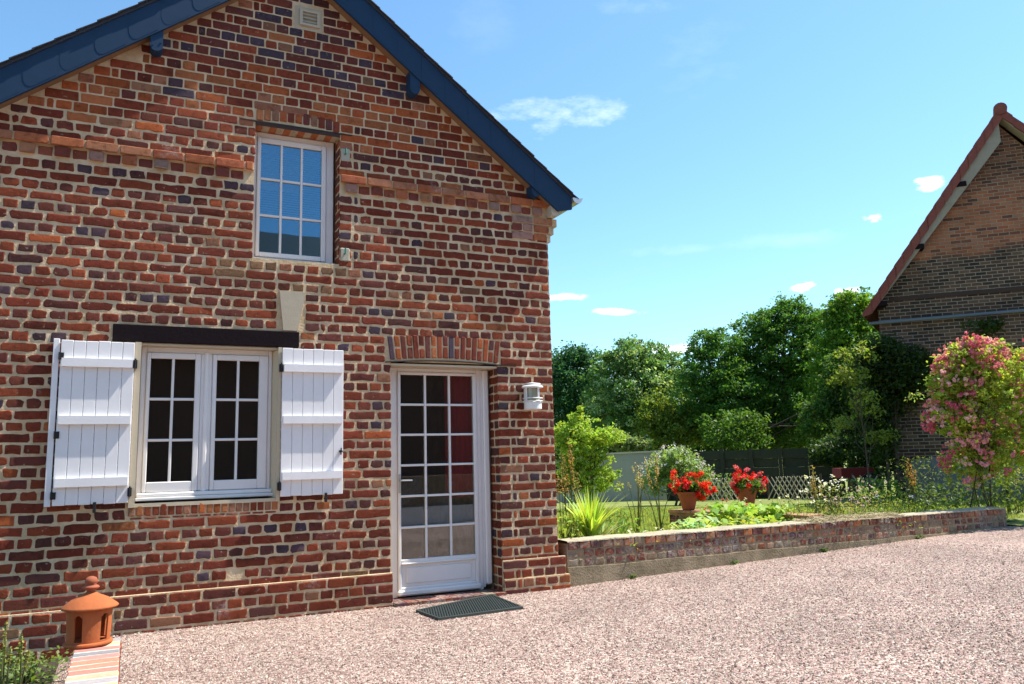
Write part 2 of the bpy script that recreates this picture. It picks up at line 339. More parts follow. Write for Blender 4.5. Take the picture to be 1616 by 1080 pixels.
X = V[..., 0]*ca[:, None]-V[..., 1]*sa[:, None]+sx[:, None]; Y = V[..., 0]*sa[:, None]+V[..., 1]*ca[:, None]+sy[:, None]; Z = V[..., 2]+np.array([zg(q) for q in sx])[:, None]+.001
V = np.stack([X, Y, Z], -1)
T = V[:, np.array(oct_f)].reshape(-1, 3)
pal = np.array([(.19, .12, .10), (.30, .20, .17), (.39, .275, .23), (.45, .34, .275), (.52, .44, .36), (.58, .51, .43), (.30, .22, .16)])
cols = pal[rng.integers(0, len(pal), n)]*rng.uniform(.85, 1.1, (n, 1))
M_stones = mat('loose_stones', rough=.85, spec=.25, attr=True)
tag(fastmesh('gravel_stones', T, 3, M_stones, np.repeat(cols, 4, 0)), kind='stuff')

# ------------------------------------------------------------------ bricks
PAL = dict(red=[(.25, .068, .042), (.22, .058, .040), (.29, .088, .052), (.19, .052, .040)], purple=[(.155, .056, .060), (.185, .066, .058), (.13, .062, .074)],
           blue=[(.075, .068, .135), (.095, .072, .13)], orange=[(.43, .145, .06), (.38, .12, .055), (.42, .19, .10)], pink=[(.36, .20, .16), (.30, .19, .15)], grey=[(.24, .17, .125), (.27, .20, .15)])
def facade_col(x, z, header):
    w = dict(red=.78, purple=.17, blue=.0, orange=.03, pink=.02, grey=.0)
    if header: w = dict(red=.46, purple=.40, blue=.10, orange=.02, pink=.02, grey=.0)
    if z > 5.0: w = dict(red=.50, purple=.25, blue=.14, orange=.06, pink=.03, grey=.02) if not header else dict(red=.16, purple=.40, blue=.36, orange=.03, pink=.03, grey=.02)
    elif z > 4.42+.15*math.sin(x*3): w = dict(red=.34, purple=.06, blue=.03, orange=.46, pink=.11, grey=.0)
    elif 2.9 < z < 3.2 and .6 < x < 1.9: w = dict(red=.35, purple=.35, blue=.0, orange=.0, pink=.1, grey=.2)
    elif z < .35: w = dict(red=.52, purple=.32, blue=.0, orange=.06, pink=.05, grey=.05)
    if x > 2.1 and z < 3.2: w = dict(w); w['orange'] += .14; w['pink'] += .04
    k = random.choices(list(w), list(w.values()))[0]
    c = np.array(random.choice(PAL[k])); return c*random.uniform(.72, 1.15)*(.86, .62, .44)
def one_brick(mb, O, U, Vv, Nn, u0, u1, v0, v1, d, jit, col, chamf=None, mati=0):
    """an uneven brick face on the plane (O,U,Vv), proud by d along Nn"""
    c = chamf if chamf else .004+jit*1.3*random.random()
    w, h = u1-u0, v1-v0
    def cc(): return min(c*random.uniform(.35, 1.8), h*.32, w*.3)
    a, b, e, g = cc(), cc(), cc(), cc()
    m = 3 if w > .16 else 1
    pts = [(u0+a, v0)]+[(u0+w*(i+1)/(m+1), v0) for i in range(m)]+[(u1-b, v0), (u1, v0+b), (u1, v1-e), (u1-e, v1)]+[(u1-w*(i+1)/(m+1), v1) for i in range(m)]+[(u0+g, v1), (u0, v1-g), (u0, v0+a)]
    pts = np.array(pts)+np.random.normal(0, jit*.5, (len(pts), 2)); n = len(pts)
    ctr = pts.mean(0); tu, tv = random.gauss(0, .012), random.gauss(0, .03)
    ins = np.array([max(.0, 1-.012/w), max(.0, 1-.012/h)])
    inn = ctr+(pts-ctr)*ins
    def to(p, dd): return O+np.outer(p[:, 0], U)+np.outer(p[:, 1], Vv)+np.outer(dd, Nn)
    dd = d+(inn-ctr)@np.array([tu, tv])
    A = to(pts, np.full(n, -.006)); B = to(pts, np.full(n, d-.004)); Cc = to(inn, np.maximum(dd, d-.003)); D = to(ctr[None], np.array([d+jit*.2]))
    V = np.concatenate([A, B, Cc, D]); F = []
    for i in range(n):
        j = (i+1) % n
        F += [(i, j, n+j, n+i), (n+i, n+j, 2*n+j, 2*n+i), (2*n+i, 2*n+j, 3*n)]
    mb.add(V, F, mati, col)
def lay(mb, O, U, Vv, Nn, u0, u1, v0, v1, blocked=(), top=None, left=None, pitch=.0915, sl=.262, jit=.003, joint=.019, colf=None, depth=(.003, .008), k0=0, skip=None, wob=None, headers_only=False):
    O, U, Vv, Nn = [np.array(q, float) for q in (O, U, Vv, Nn)]
    nrow = int((v1-v0)/pitch+.5)
    for k in range(nrow):
        za, zb = v0+k*pitch, v0+(k+1)*pitch
        rough = jit(za) if callable(jit) else jit; jt = joint(za) if callable(joint) else joint
        header = ((k+k0) % 2 == 1) or headers_only
        free = [(u0, u1)]
        for (a, b, c, d) in blocked:
            if min(zb, d)-max(za, c) > pitch*.25:
                nf = []
                for (p, q) in free:
                    if b <= p or a >= q: nf.append((p, q)); continue
                    if a > p: nf.append((p, a))
                    if b < q: nf.append((b, q))
                free = nf
        if top:
            nf = []
            for (p, q) in free:
                xs_ = np.arange(p, q+.01, .02); ok = [x for x in xs_ if top(x) > zb-.02]
                if ok: nf.append((min(ok), max(ok)))
            free = nf
        L = sl/2 if header else sl
        off = (.25*sl if header else 0)+(.12 if (k//2) % 2 and not header else 0)
        for (p, q) in free:
            if q-p < .05: continue
            joints = [p]; x = p+((L*.5 if not header and (k//2+k0) % 2 else L))
            if header: x = p+sl/2
            first = True
            if header and q-p > .5: joints.append(p+sl/2); joints.append(p+sl*.75); x = p+sl*1.25     # queen closer beside the quoin
            while x < q-L*.35: joints.append(x+random.gauss(0, .004)); x += L*random.uniform(.96, 1.04)
            joints.append(q)
            for a, b in zip(joints[:-1], joints[1:]):
                if skip and random.random() < skip(.5*(a+b), za): continue
                ja = jt*random.uniform(.7, 1.3)
                aa, bb = a+(0 if a == p else ja/2), b-(0 if b == q else ja/2)
                if bb-aa < .03: continue
                dz = (wob(a) if wob else 0)
                hh = jt*random.uniform(.75, 1.2)
                col = colf(.5*(a+b), .5*(za+zb), header)
                one_brick(mb, O, U, Vv, Nn, aa, bb, za+hh*.5+dz, zb-hh*.5+dz, random.uniform(*depth), rough, col)

# ------------------------------------------------------------------ HOUSE
house = empty('brick_house', (1.28, 0, 0), 'red brick gable cottage with blue bargeboards and white shutters, nearest the camera', 'house')
XL, XR, YB = -1.50, 4.03, 8.5
APX, APZ, SL = 1.309, 6.125, .770
def rake(x, off=0.0): return APZ+off-SL*abs(x-APX)
def rtop(x): return rake(x, .06)
DO = (2.25, 3.39, -.2, 2.29); LW = (.03, 1.19, 1.03, 2.38); UW = (.94, 1.74, 3.215, 4.53)
# mortar body of the gable wall (y 0 .. .38) with its three openings
mb = MB()
xb = sorted({XL, XR, APX, LW[0], LW[1], UW[0], UW[1], DO[0], DO[1]})
def solid(x0, x1):
    iv = [(-.25, None)]
    xm = .5*(x0+x1)
    for (a, b, c, d) in (LW, UW, DO):
        if a < xm < b:
            last = iv.pop(); iv += [(last[0], c), (d, None)] if c > last[0] else [(d, None)]
    return iv
for x0, x1 in zip(xb[:-1], xb[1:]):
    iv = solid(x0, x1)
    if DO[0] < .5*(x0+x1) < DO[1]: iv = [(-.25, 0.02), (2.29, None)]
    for (c, d) in iv:
        za, zb2 = (rtop(x0), rtop(x1)) if d is None else (d, d)
        V = [(x0, 0, c), (x1, 0, c), (x1, 0, zb2), (x0, 0, za), (x0, .38, c), (x1, .38, c), (x1, .38, zb2), (x0, .38, za)]
        mb.add(V, [(0, 1, 2, 3), (5, 4, 7, 6), (0, 4, 5, 1), (3, 2, 6, 7)])
for (a, b, c, d) in (LW, UW, (DO[0], DO[1], .02, DO[3])):       # reveals
    mb.add([(a, 0, c), (a, 0, d), (a, .38, d), (a, .38, c)], [(0, 1, 2, 3)]); mb.add([(b, 0, c), (b, 0, d), (b, .38, d), (b, .38, c)], [(3, 2, 1, 0)])
# side, back walls
mb.box(XR-.35, XR, .381, YB, -.25, 3.95); mb.box(XL, XL+.35, 0.381, YB, -.25, 3.95); mb.box(XL, XR, YB, YB+.3, -.25, 3.95)
BR = MB()
blocked = [DO, (LW[0]-.0, LW[1]+.0, LW[2], LW[3]), UW,
           (-.20, 1.39, 2.37, 2.555), (-.01, 1.22, .905, 1.03),         # timber lintel, sill bricks
           (1.17, 1.43, 2.53, 2.93),                                     # keystone
           (2.20, 3.43, 2.29, 2.56), (.93, 1.75, 4.53, 4.66),            # brick arches
           (-1.5, .94, 3.935, 4.12), (1.74, 4.06, 3.935, 4.12),          # frieze
           (1.27, 1.57, 5.55, 5.81), (-.2, 2.25, -.3, .27), (3.39, 4.05, -.3, .27), (-1.5, -.2, -.3, .17)]
def fj(z): return .0062 if z < 4.35 and z > .3 else .0028
def fjt(z): return .023 if z < 4.35 and z > .3 else .0145
lay(BR, (0, 0, 0), (1, 0, 0), (0, 0, 1), (0, -1, 0), XL, XR, -.2, 6.2, blocked, top=lambda x: rake(x, .03), jit=fj, joint=fjt, colf=facade_col, k0=1,
    skip=lambda x, z: .003, wob=lambda x: .004*math.sin(x*2.1))
# thickened base courses
def plinth(x0, x1, z1, d, k0):
    mb.box(x0, x1, -d, .01, -.25, z1)
    lay(BR, (0, -d, 0), (1, 0, 0), (0, 0, 1), (0, -1, 0), x0, x1, z1-.0915*5, z1, jit=.004, joint=.020, colf=facade_col, k0=k0)
plinth(-.2, 2.25, .30, .045, 0); plinth(-1.5, -.2, .23, .03, 1); plinth(3.39, 4.10, .32, .03, 0)
plinth(3.395, 4.13, .14, .055, 1)
lay(BR, (XR, 0, 0), (0, 1, 0), (0, 0, 1), (1, 0, 0), .0, 2.2, -.2, 3.95, colf=facade_col, jit=.004, k0=0)      # the side wall's first metres
lay(BR, (4.10, -.03, 0), (0, 1, 0), (0, 0, 1), (1, 0, 0), 0, .03, .32-.0915*4, .32, colf=facade_col)
# reveals in brick: door right and left, upper window right
lay(BR, (DO[1], 0, 0), (0, 1, 0), (0, 0, 1), (-1, 0, 0), 0, .215, -.018, 2.27, colf=facade_col, jit=.004, k0=1, sl=.215)
lay(BR, (UW[1], 0, 0), (0, 1, 0), (0, 0, 1), (-1, 0, 0), 0, .165, UW[2]+.0, UW[3]-.01, colf=facade_col, jit=.004, k0=0, sl=.165)
lay(BR, (XR+.02, .0, 0), (0, 1, 0), (0, 0, 1), (1, 0, 0), .0, .0, 0, 0, colf=facade_col)
# brick arch over the door: 19 voussoirs, every other one split
def arch(x0, x1, z0, z1, nb, fan, split, cols):
    xm = .5*(x0+x1); w = (x1-x0)/nb
    for i in range(nb):
        xa = x0+i*w+.006; xb_ = x0+(i+1)*w-.006; xc = .5*(xa+xb_); lean = (xc-xm)*fan
        rise = .035*(1-((xc-xm)/(.5*(x1-x0)))**2) if fan else 0
        U = np.array([1, 0, 0.]); Vv = np.array([lean, 0, 1.]); segs = [(0, z1-z0)] if not (split and i % 2) else [(0, (z1-z0)*random.uniform(.42, .5)), ((z1-z0)*.53, z1-z0)]
        for (a, b) in segs:
            k = random.choices(cols, [4, 2, 2, 1])[0]; c = np.array(random.choice(PAL[k]))*random.uniform(.85, 1.15)*(.88, .70, .52)
            one_brick(BR, np.array([xc, 0, z0+rise]), U, Vv, np.array([0, -1., 0]), -(xb_-xa)/2*(1+.0), (xb_-xa)/2, a+.003, b-.003, random.uniform(.006, .011), .0022, c)
arch(2.24, 3.40, 2.30, 2.535, 19, .22, True, ['red', 'purple', 'orange', 'blue'])
arch(.94, 1.74, 4.54, 4.655, 11, .02, False, ['red', 'orange', 'purple', 'pink'])
arch(.0, 1.21, .925, 1.025, 20, 0, False, ['red', 'pink', 'orange', 'pink'])
for i in range(11): one_brick(BR, np.array([0, 0, 0.]), np.array([1., 0, 0]), np.array([0, 0, 1.]), np.array([0, -1., 0]), .02+i*.108, .02+i*.108+.09, .902, .916, .006, .002, np.array(PAL['red'][0]))
# frieze: projecting stretchers over spaced dentils
def frieze(x0, x1, zt):
    mb.box(x0, x1, -.035, .0, zt-.072, zt-.004)
    x = x0+.002; i = 0
    while x < x1-.02:
        w = min(.262, x1-x)
        if w > .04: one_brick(BR, np.array([0, -.035, 0.]), np.array([1., 0, 0]), np.array([0, 0, 1.]), np.array([0, -1., 0]), x, x+w-.014, zt-.078, zt-.004+random.gauss(0, .002), .012, .003, np.array(random.choice(PAL['orange']))*random.uniform(.75, 1.05)*(1, .92, .92))
        x += w
    x = x0+.05; i = 0
    while x < x1-.09:
        c = np.array(random.choice(PAL[random.choice(['orange', 'red', 'pink', 'orange'])]))*random.uniform(.8, 1)
        if i % 2 == 0:
            mb.box(x+.008, x+.112, -.02, .0, zt-.165, zt-.088)
            one_brick(BR, np.array([0, -.022, 0.]), np.array([1., 0, 0]), np.array([0, 0, 1.]), np.array([0, -1., 0]), x+.002, x+.118, zt-.170, zt-.086, .010, .003, c)
        else:
            one_brick(BR, np.array([0, 0, 0.]), np.array([1., 0, 0]), np.array([0, 0, 1.]), np.array([0, -1., 0]), x+.008, x+.115, zt-.168, zt-.09, .004, .004, np.array(random.choice(PAL['red']))*.9)
        x += .128; i += 1
frieze(-1.5, .935, 4.115); frieze(1.745, 4.05, 4.115)
# stepped corbel at the right corner
for i, (z0, z1, e) in enumerate([(3.66, 3.75, .035), (3.75, 3.84, .075), (3.84, 3.93, .115)]):
    mb.box(3.6, XR+e, -.004-.004*i, .3, z0, z1-.006)
    x = 3.60
    for w in ([.26, .17], [.13, .13, .20], [.26, .24])[i]:
        c = np.array(random.choice(PAL[['orange', 'red', 'pink'][random.randrange(3)]]))
        one_brick(BR, np.array([0, -.004-.004*i, 0.]), np.array([1., 0, 0]), np.array([0, 0, 1.]), np.array([0, -1., 0]), x, min(x+w-.014, XR+e), z0+.006, z1-.01, .008, .003, c); x += w
    one_brick(BR, np.array([XR+e, 0, 0.]), np.array([0., 1, 0]), np.array([0, 0, 1.]), np.array([1., 0, 0]), 0, .24, z0+.006, z1-.01, .006, .003, np.array(PAL['red'][1]))
wall = mb.build('wall', M_mortar, house)
bk = BR.build('brickwork', [M_brick], house)
# interior
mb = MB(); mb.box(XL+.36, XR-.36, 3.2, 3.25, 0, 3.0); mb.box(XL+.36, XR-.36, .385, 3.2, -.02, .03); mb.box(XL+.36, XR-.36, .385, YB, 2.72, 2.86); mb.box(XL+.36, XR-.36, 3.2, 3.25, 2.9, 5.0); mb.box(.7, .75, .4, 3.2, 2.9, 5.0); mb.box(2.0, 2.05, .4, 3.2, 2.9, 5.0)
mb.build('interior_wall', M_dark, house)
# parts
def part(name, m, parent, fn, smooth=False, label=None):
    q = MB(); fn(q); o = q.build(name, m, parent, smooth)
    if label: o['label'] = label
    return o
def prism(q, poly, y0, y1, mat=0):     # polygon in (x,z), extruded along y
    n = len(poly); V = [(x, y0, z) for x, z in poly]+[(x, y1, z) for x, z in poly]
    q.add(V, [tuple(range(n)), tuple(range(2*n-1, n-1, -1))]+[(i, i+n, (i+1) % n+n, (i+1) % n) for i in range(n)], mat)
# roof slabs with slates
def roof(q):
    for s in (-1, 1):
        ex = APX+s*3.0
        e0 = (APX, rake(APX, .335)); e1 = (ex, rake(ex, .335))
        poly = [e0, e1, (e1[0], e1[1]-.03), (e0[0], e0[1]-.03)]
        prism(q, poly, -.165, YB+.3)
        L = 3.0; k = 0; t = 0.0
        while t < L:                                                # slate courses, thin overlapping sheets
            xa, xb_ = APX+s*t, APX+s*min(t+.17, L+.03); 
            prism(q, [(xa, rake(xa, .337)), (xb_, rake(xb_, .350)), (xb_, rake(xb_, .338)), (xa, rake(xa, .331))], -.180-random.random()*.012, YB+.3)
            t += .155
part('roof', M_slate, house, roof)
def soffit(q):
    for s in (-1, 1):
        ex = APX+s*2.74; p = [(APX, rake(APX, .05)), (ex, rake(ex, .05)), (ex, rake(ex, .02)), (APX, rake(APX, .02))]
        prism(q, p if s > 0 else p[::-1], -.118, -.001)
part('soffit', mat('brown_soffit_boards', (.22, .12, .06), rough=.9, noise=(9, .3)), house, soffit)
def barge(s):
    def f(q):
        ex = APX+s*2.79; ey = APX+s*2.96
        poly = [(APX, rake(APX, .335)), (ey, rake(ey, .325)), (ey, rake(ey, .17)), (ex, rake(ex, 0)), (APX, rake(APX, 0))]
        if s < 0: poly = poly[::-1]
        prism(q, poly, -.150, -.12)
        L = 2.88; t = .12; 
        while t < L-.1:                                              # overlapping round-ended cladding pieces
            pts = []
            cx = APX+s*t; R = .20
            for i in range(9):
                a = math.pi*(-.5+i/8); du = .10*math.cos(a); dv = .125*math.sin(a)
                # along-slope, across-slope
                ux, uz = s/math.hypot(1, SL), -SL/math.hypot(1, SL)
                px_ = cx+ux*du; pz = rake(cx, .165)+uz*du+dv*math.hypot(1, SL)*.93
                pts.append((px_, pz))
            cx2 = cx-s*.16
            pts += [(cx2, rake(cx2, .165+.145)), (cx2, rake(cx2, .165-.145))]
            if s > 0: pts = pts
            prism(q, pts, -.1512-.0008*(int(t*20) % 2), -.149); t += .255
    return f
for s in (-1, 1): part('bargeboard', M_blue, house, barge(s))
def purl(px, py):
    c = aty(px, py, -.13)
    def f(q):
        n = 14; R = .052; pts = [(c[0]+R*math.cos(math.pi+math.pi*i/n), c[2]+R*math.sin(math.pi+math.pi*i/n)) for i in range(n+1)]+[(c[0]+R, c[2]+.2), (c[0]-R, c[2]+.2)]
        prism(q, pts, -.135, .0)
        for dx, dz in ((-.03, .0), (.035, .03)): prism(q, [(c[0]+dx-.006, c[2]+dz-.006), (c[0]+dx+.006, c[2]+dz-.006), (c[0]+dx+.006, c[2]+dz+.006), (c[0]+dx-.006, c[2]+dz+.006)], -.14, -.134)
    part('purlin_end', M_blue, house, f)
purl(247, 72); purl(655, 141); purl(846, 303)
# gutter and its beige eaves board
def gut(q):
    cx, cz, R = 4.325, 4.140, .060; n = 12
    out = [(cx+R*math.cos(math.pi+math.pi*i/n), cz+R*math.sin(math.pi+math.pi*i/n)) for i in range(n+1)]
    inn = [(cx+(R-.004)*math.cos(math.pi+math.pi*i/n), cz+(R-.004)*math.sin(math.pi+math.pi*i/n)) for i in range(n+1)][::-1]
    prism(q, out+inn, -.18, YB+.2)
    prism(q, out, -.182, -.176); q.tube([(cx+R, -.18, cz), (cx+R, YB, cz)], .008)
part('gutter', M_zinc, house, gut, label='grey zinc half round gutter at the right eave')
part('eaves_board', M_beige, house, lambda q: prism(q, [(4.10, 3.935), (4.26, 4.075), (4.26, 4.15), (4.03, 4.14), (4.03, 3.935)], -.115, YB))
part('lintel', M_timber, house, lambda q: q.bbox(-.175, 1.37, -.022, .14, 2.385, 2.535, .006), label='dark stained timber lintel over the shuttered window')
part('keystone', M_stone, house, lambda q: prism(q, [(1.225, 2.545), (1.355, 2.545), (1.425, 2.915), (1.185, 2.915)], -.018, .05))
def ventf(q):
    q.box(1.29, 1.55, -.006, .03, 5.56, 5.80); 
    for (a, b, c, d) in ((1.33, 1.36, 5.60, 5.77), (1.50, 1.53, 5.60, 5.77), (1.36, 1.50, 5.60, 5.625), (1.36, 1.50, 5.745, 5.77)): q.box(a, b, -.03, -.004, c, d)
    for i in range(3): q.add([(1.36, -.028, 5.635+i*.038), (1.50, -.028, 5.635+i*.038), (1.50, -.008, 5.665+i*.038), (1.36, -.008, 5.665+i*.038)], [(0, 1, 2, 3)])
part('air_vent', M_stone, house, ventf)
def dlint(q):
    n = 16; x0, x1 = 2.19, 3.60
    for i in range(n):
        xa, xb_ = x0+(x1-x0)*i/n, x0+(x1-x0)*(i+1)/n
        z = lambda x: 2.275+.028*(1-((x-2.82)/.62)**2) if abs(x-2.82) < .62 else 2.275
        q.add([(xa, -.018, z(xa)), (xb_, -.018, z(xb_)), (xb_, -.018, z(xb_)+.010), (xa, -.018, z(xa)+.010), (xa, .2, z(xa)), (xb_, .2, z(xb_)), (xb_, .2, z(xb_)+.01), (xa, .2, z(xa)+.01)], [(0, 1, 2, 3), (0, 4, 5, 1), (3, 2, 6, 7)])
part('steel_lintel', M_rust, house, dlint)
part('steel_lintel', M_rust, house, lambda q: (q.box(.80, 1.86, -.016, .02, 4.531, 4.541), q.box(.94, 1.74, -.012, .0, 4.50, 4.531)))
# striped brick soffit of the upper window, cream door head
def soff(q):
    for i in range(12):
        c = PAL['orange'][i % 2] if i % 2 == 0 else (.5, .4, .28); q.box(.945+i*.066, .945+(i+1)*.066-.001, .012, .17, 4.505, 4.529, 0, np.array(c))
soffo = part('brick_soffit', M_brick, house, soff)
part('door_head', M_plaster, house, lambda q: q.box(2.255, 3.385, .005, .2, 2.252, 2.272))
# plaster reveals of the lower window
def plas(q):
    q.box(LW[0]-.028, LW[0]+.020, -.030, .2, 1.0, 2.383); q.box(LW[1]-.006, LW[1]+.024, -.030, .2, 1.0, 2.383); q.add([(LW[1]-.0065, -.0, 1.0), (1.151, .11, 1.0), (1.151, .11, 2.36), (LW[1]-.0065, .0, 2.36)], [(0, 1, 2, 3)]); q.box(1.151, LW[1]-.007, .111, .2, 1.0, 2.36); q.box(LW[0]+.020, LW[1]-.006, -.0, .2, 2.365, 2.383)
    q.box(LW[0]+.020, LW[1]-.006, -.01, .2, 1.0, 1.03)
part('plaster_reveal', M_plaster, house, plas)

def bars(q, x0, x1, z0, z1, nc, nr, y, w=.022, t=.03):   # glazing bars with chamfer
    for i in range(1, nc):
        x = x0+(x1-x0)*i/nc; q.bbox(x-w/2, x+w/2, y, y+t, z0, z1, .004)
    for j in range(1, nr):
        z = z0+(z1-z0)*j/nr
        for i in range(nc):
            a = x0+(x1-x0)*i/nc+(w/2 if i else 0); b = x0+(x1-x0)*(i+1)/nc-(w/2 if i < nc-1 else 0); q.bbox(a, b, y+.001, y+t-.001, z-w/2, z+w/2, .004)
def ring(q, x0, x1, z0, z1, wl_, wr, wb, wt, y0, y1, b=.006):
    q.bbox(x0, x0+wl_, y0, y1, z0, z1, b); q.bbox(x1-wr, x1, y0, y1, z0, z1, b)
    if wb: q.bbox(x0+wl_, x1-wr, y0+.001, y1, z0, z0+wb, b)
    if wt: q.bbox(x0+wl_, x1-wr, y0+.001, y1, z1-wt, z1, b)
# ---- lower window
def lwf(q):
    ring(q, .052, 1.150, 1.055, 2.366, .045, .035, .06, .05, .10, .17)
    q.bbox(.535, .635, .095, .165, 1.115, 2.316, .008); q.bbox(.567, .603, .080, .100, 1.10, 2.33, .008)
win = part('window', M_white, house, lwf, label='white two leaf casement window between open shutters')
for (a, b, g0, g1) in ((.098, .534, .13, .49), (.636, 1.114, .67, 1.035)):
    part('sash', M_white, win, lambda q: (ring(q, a, b, 1.116, 2.314, g0-a, b-g1, .085, .05, .085, .13), bars(q, g0, g1, 1.201, 2.264, 2, 3, .092)))
    part('pane', M_glass, win, lambda q: q.box(g0-.01, g1+.01, .112, .116, 1.19, 2.275))
part('sill', M_white, win, lambda q: (q.bbox(.052, 1.182, .05, .12, 1.045, 1.075, .006), q.bbox(.06, 1.165, .065, .10, 1.076, 1.112, .01)))
# ---- upper window
uw = part('window', M_white, house, lambda q: ring(q, .945, 1.715, 3.225, 4.50, .035, .075, .04, .055, .15, .22), label='small upper window with nine panes and pale blinds')
part('sash', M_white, uw, lambda q: (ring(q, .981, 1.639, 3.266, 4.444, .035, .045, .045, .05, .135, .18), bars(q, 1.016, 1.594, 3.311, 4.394, 3, 3, .142)))
part('pane', M_glass_up, uw, lambda q: q.box(1.006, 1.604, .160, .164, 3.30, 4.404))
def bl(q):
    z = 3.66
    while z < 4.42:
        q.add([(1.0, .20, z), (1.61, .20, z), (1.61, .222, z+.020), (1.0, .222, z+.020)], [(0, 1, 2, 3)]); z += .0235
part('blind', M_blind, uw, bl)
part('sill', M_white, uw, lambda q: q.bbox(.945, 1.73, .10, .149, 3.218, 3.245, .004))
# ---- glazed door
def dframe(q):
    q.bbox(2.30, 2.372, .19, .27, .03, 2.253, .006)
    q.bbox(3.225, 3.268, .185, .27, .03, 2.253, .006); q.bbox(3.266, 3.30, .195, .27, .05, 2.253, .006); q.bbox(3.298, 3.362, .172, .27, .075, 2.253, .012)
    q.bbox(2.372, 3.225, .19, .27, 2.215, 2.253, .006)
door = part('door', M_white, house, dframe, label='white glazed door with eighteen panes and solid bottom panel')
def dleaf(q):
    gx0, gx1, gz0, gz1 = 2.405, 3.185, .385, 2.185
    ring(q, 2.374, 3.223, .045, 2.213, gx0-2.374, 3.223-gx1, .0, .028, .175, .225)
    bars(q, gx0, gx1, gz0, gz1, 3, 6, .182)
    q.bbox(gx0, gx1, .176, .225, .335, .385, .006); q.bbox(gx0, gx1, .176, .225, .045, .125, .008); q.bbox(gx0, gx1, .192, .22, .125, .335, .002)
    q.bbox(gx0+.05, gx1-.05, .183, .193, .155, .305, .006); q.bbox(2.36, 3.235, .150, .178, .045, .10, .014)
    q.bbox(gx0, gx1, .165, .177, .335, .352, .005)
part('door_leaf', M_white, door, dleaf)
part('pane', M_glass, door, lambda q: q.box(2.40, 3.19, .203, .207, .38, 2.19))
def hnd(q):
    q.box(2.378, 2.398, .160, .176, 1.02, 1.20); q.tube([(2.388, .17, 1.14), (2.388, .125, 1.14), (2.40, .118, 1.14), (2.50, .118, 1.138)], .008); q.lathe([(0, 1.045), (.0, 1.045)], 2.388, .16, 4)
part('handle', M_zinc, door, hnd)
def curt(q):
    n = 60; V = []
    for i in range(n+1):
        x = 2.90+.46*i/n; y = .262+.014*math.sin(i*.75)+.008*math.sin(i*.31); V += [(x, y, .95), (x, y, 2.35)]
    q.add(V, [(2*i, 2*i+2, 2*i+3, 2*i+1) for i in range(n)])
part('curtain', M_red, house, curt, smooth=True, label='red curtain hanging behind the right panes of the door')
part('door_sill', M_brick_dirty, house, lambda q: [q.box(2.26+i*.1135, 2.26+(i+1)*.1135-.008, -.10, .2, -.1, .028, 0, np.array(random.choice(PAL['red']+PAL['purple']+PAL['grey']))) for i in range(10)]+[q.box(2.255, 3.39, -.094, .2, -.12, .022, 0, np.array((.3, .25, .18)))])
# ---- shutters
def shutter(x0, x1, left):
    n = 6; w = (x1-x0)/n
    o = part('shutter', M_shut, house, lambda q: [q.bbox(x0+i*w+.0012, x0+(i+1)*w-.0012, -.060, -.034, 1.04+(.003 if i % 2 else 0), 2.375-(.004 if i % 3 else 0), .0035) for i in range(n)])
    for z in (2.155, 1.685, 1.185):
        part('batten', M_shut, o, lambda q: (prism(q, [(x0+.012, z), (x1-.012, z), (x1-.012, z+.068), (x0+.012, z+.068)], -.092, -.0605)))
    hx = x1+.008 if left else x0-.008
    for z in (2.19, 1.13):
        part('hinge', M_iron, o, lambda q: (q.bbox(hx-.016, hx+.016, -.07, -.028, z-.035, z+.035, .003), q.tube([(hx, -.075, z-.04), (hx, -.075, z+.045)], .007)))
    cx = .5*(x0+x1)+(.03 if left else -.02)+(.0 if left else .14)
    part('shutter_catch', M_iron, o, lambda q: (q.box(cx-.006, cx+.006, -.085, -.01, 1.0, 1.012), q.bbox(cx-.012, cx+.012, -.088, -.076, .975, 1.06, .003)))
    return o
sL = shutter(-.545, .0, True); sR = shutter(1.215, 1.775, False)
# folded second leaf seen as a strip at the left shutter's edge
part('folded_leaf', M_shut, sL, lambda q: q.bbox(-.600, -.556, -.050, -.012, 1.035, 2.385, .003))
for z in (2.24, 1.60, 1.12): part('hinge', M_iron, sL, lambda q: (q.box(-.556, -.520, -.068, -.0605, z-.028, z+.028), q.tube([(-.553, -.066, z-.03), (-.553, -.066, z+.03)], .006)))
part('latch', M_iron, sR, lambda q: (q.bbox(1.735, 1.765, -.085, -.0605, 1.42, 1.44, .003), q.tube([(1.75, -.08, 1.40), (1.75, -.09, 1.46)], .006), q.tube([(1.75, -.085, 1.43), (1.79, -.085, 1.415)], .005)))
# shutter hooks left by old hinges beside the upper window
for z in (4.33, 3.32):
    part('hinge_plate', mat('pale_mortar_patch', (.40, .38, .30), rough=.9, noise=(30, .2)), house, lambda q: q.bbox(1.75, 1.84, -.014, .01, z-.07, z+.06, .008))
    part('hinge_hook', mat('verdigris_iron', (.06, .22, .17), rough=.5), house, lambda q: (q.tube([(1.79, -.012, z), (1.79, -.05, z), (1.79, -.05, z+.05)], .009),))
# pale sloping cover at the left edge
part('sloping_cover', M_stone, house, lambda q: prism(q, [(-1.30, 1.72), (-1.005, 1.475), (-1.01, 1.45), (-1.30, 1.56)], -.16, .0))

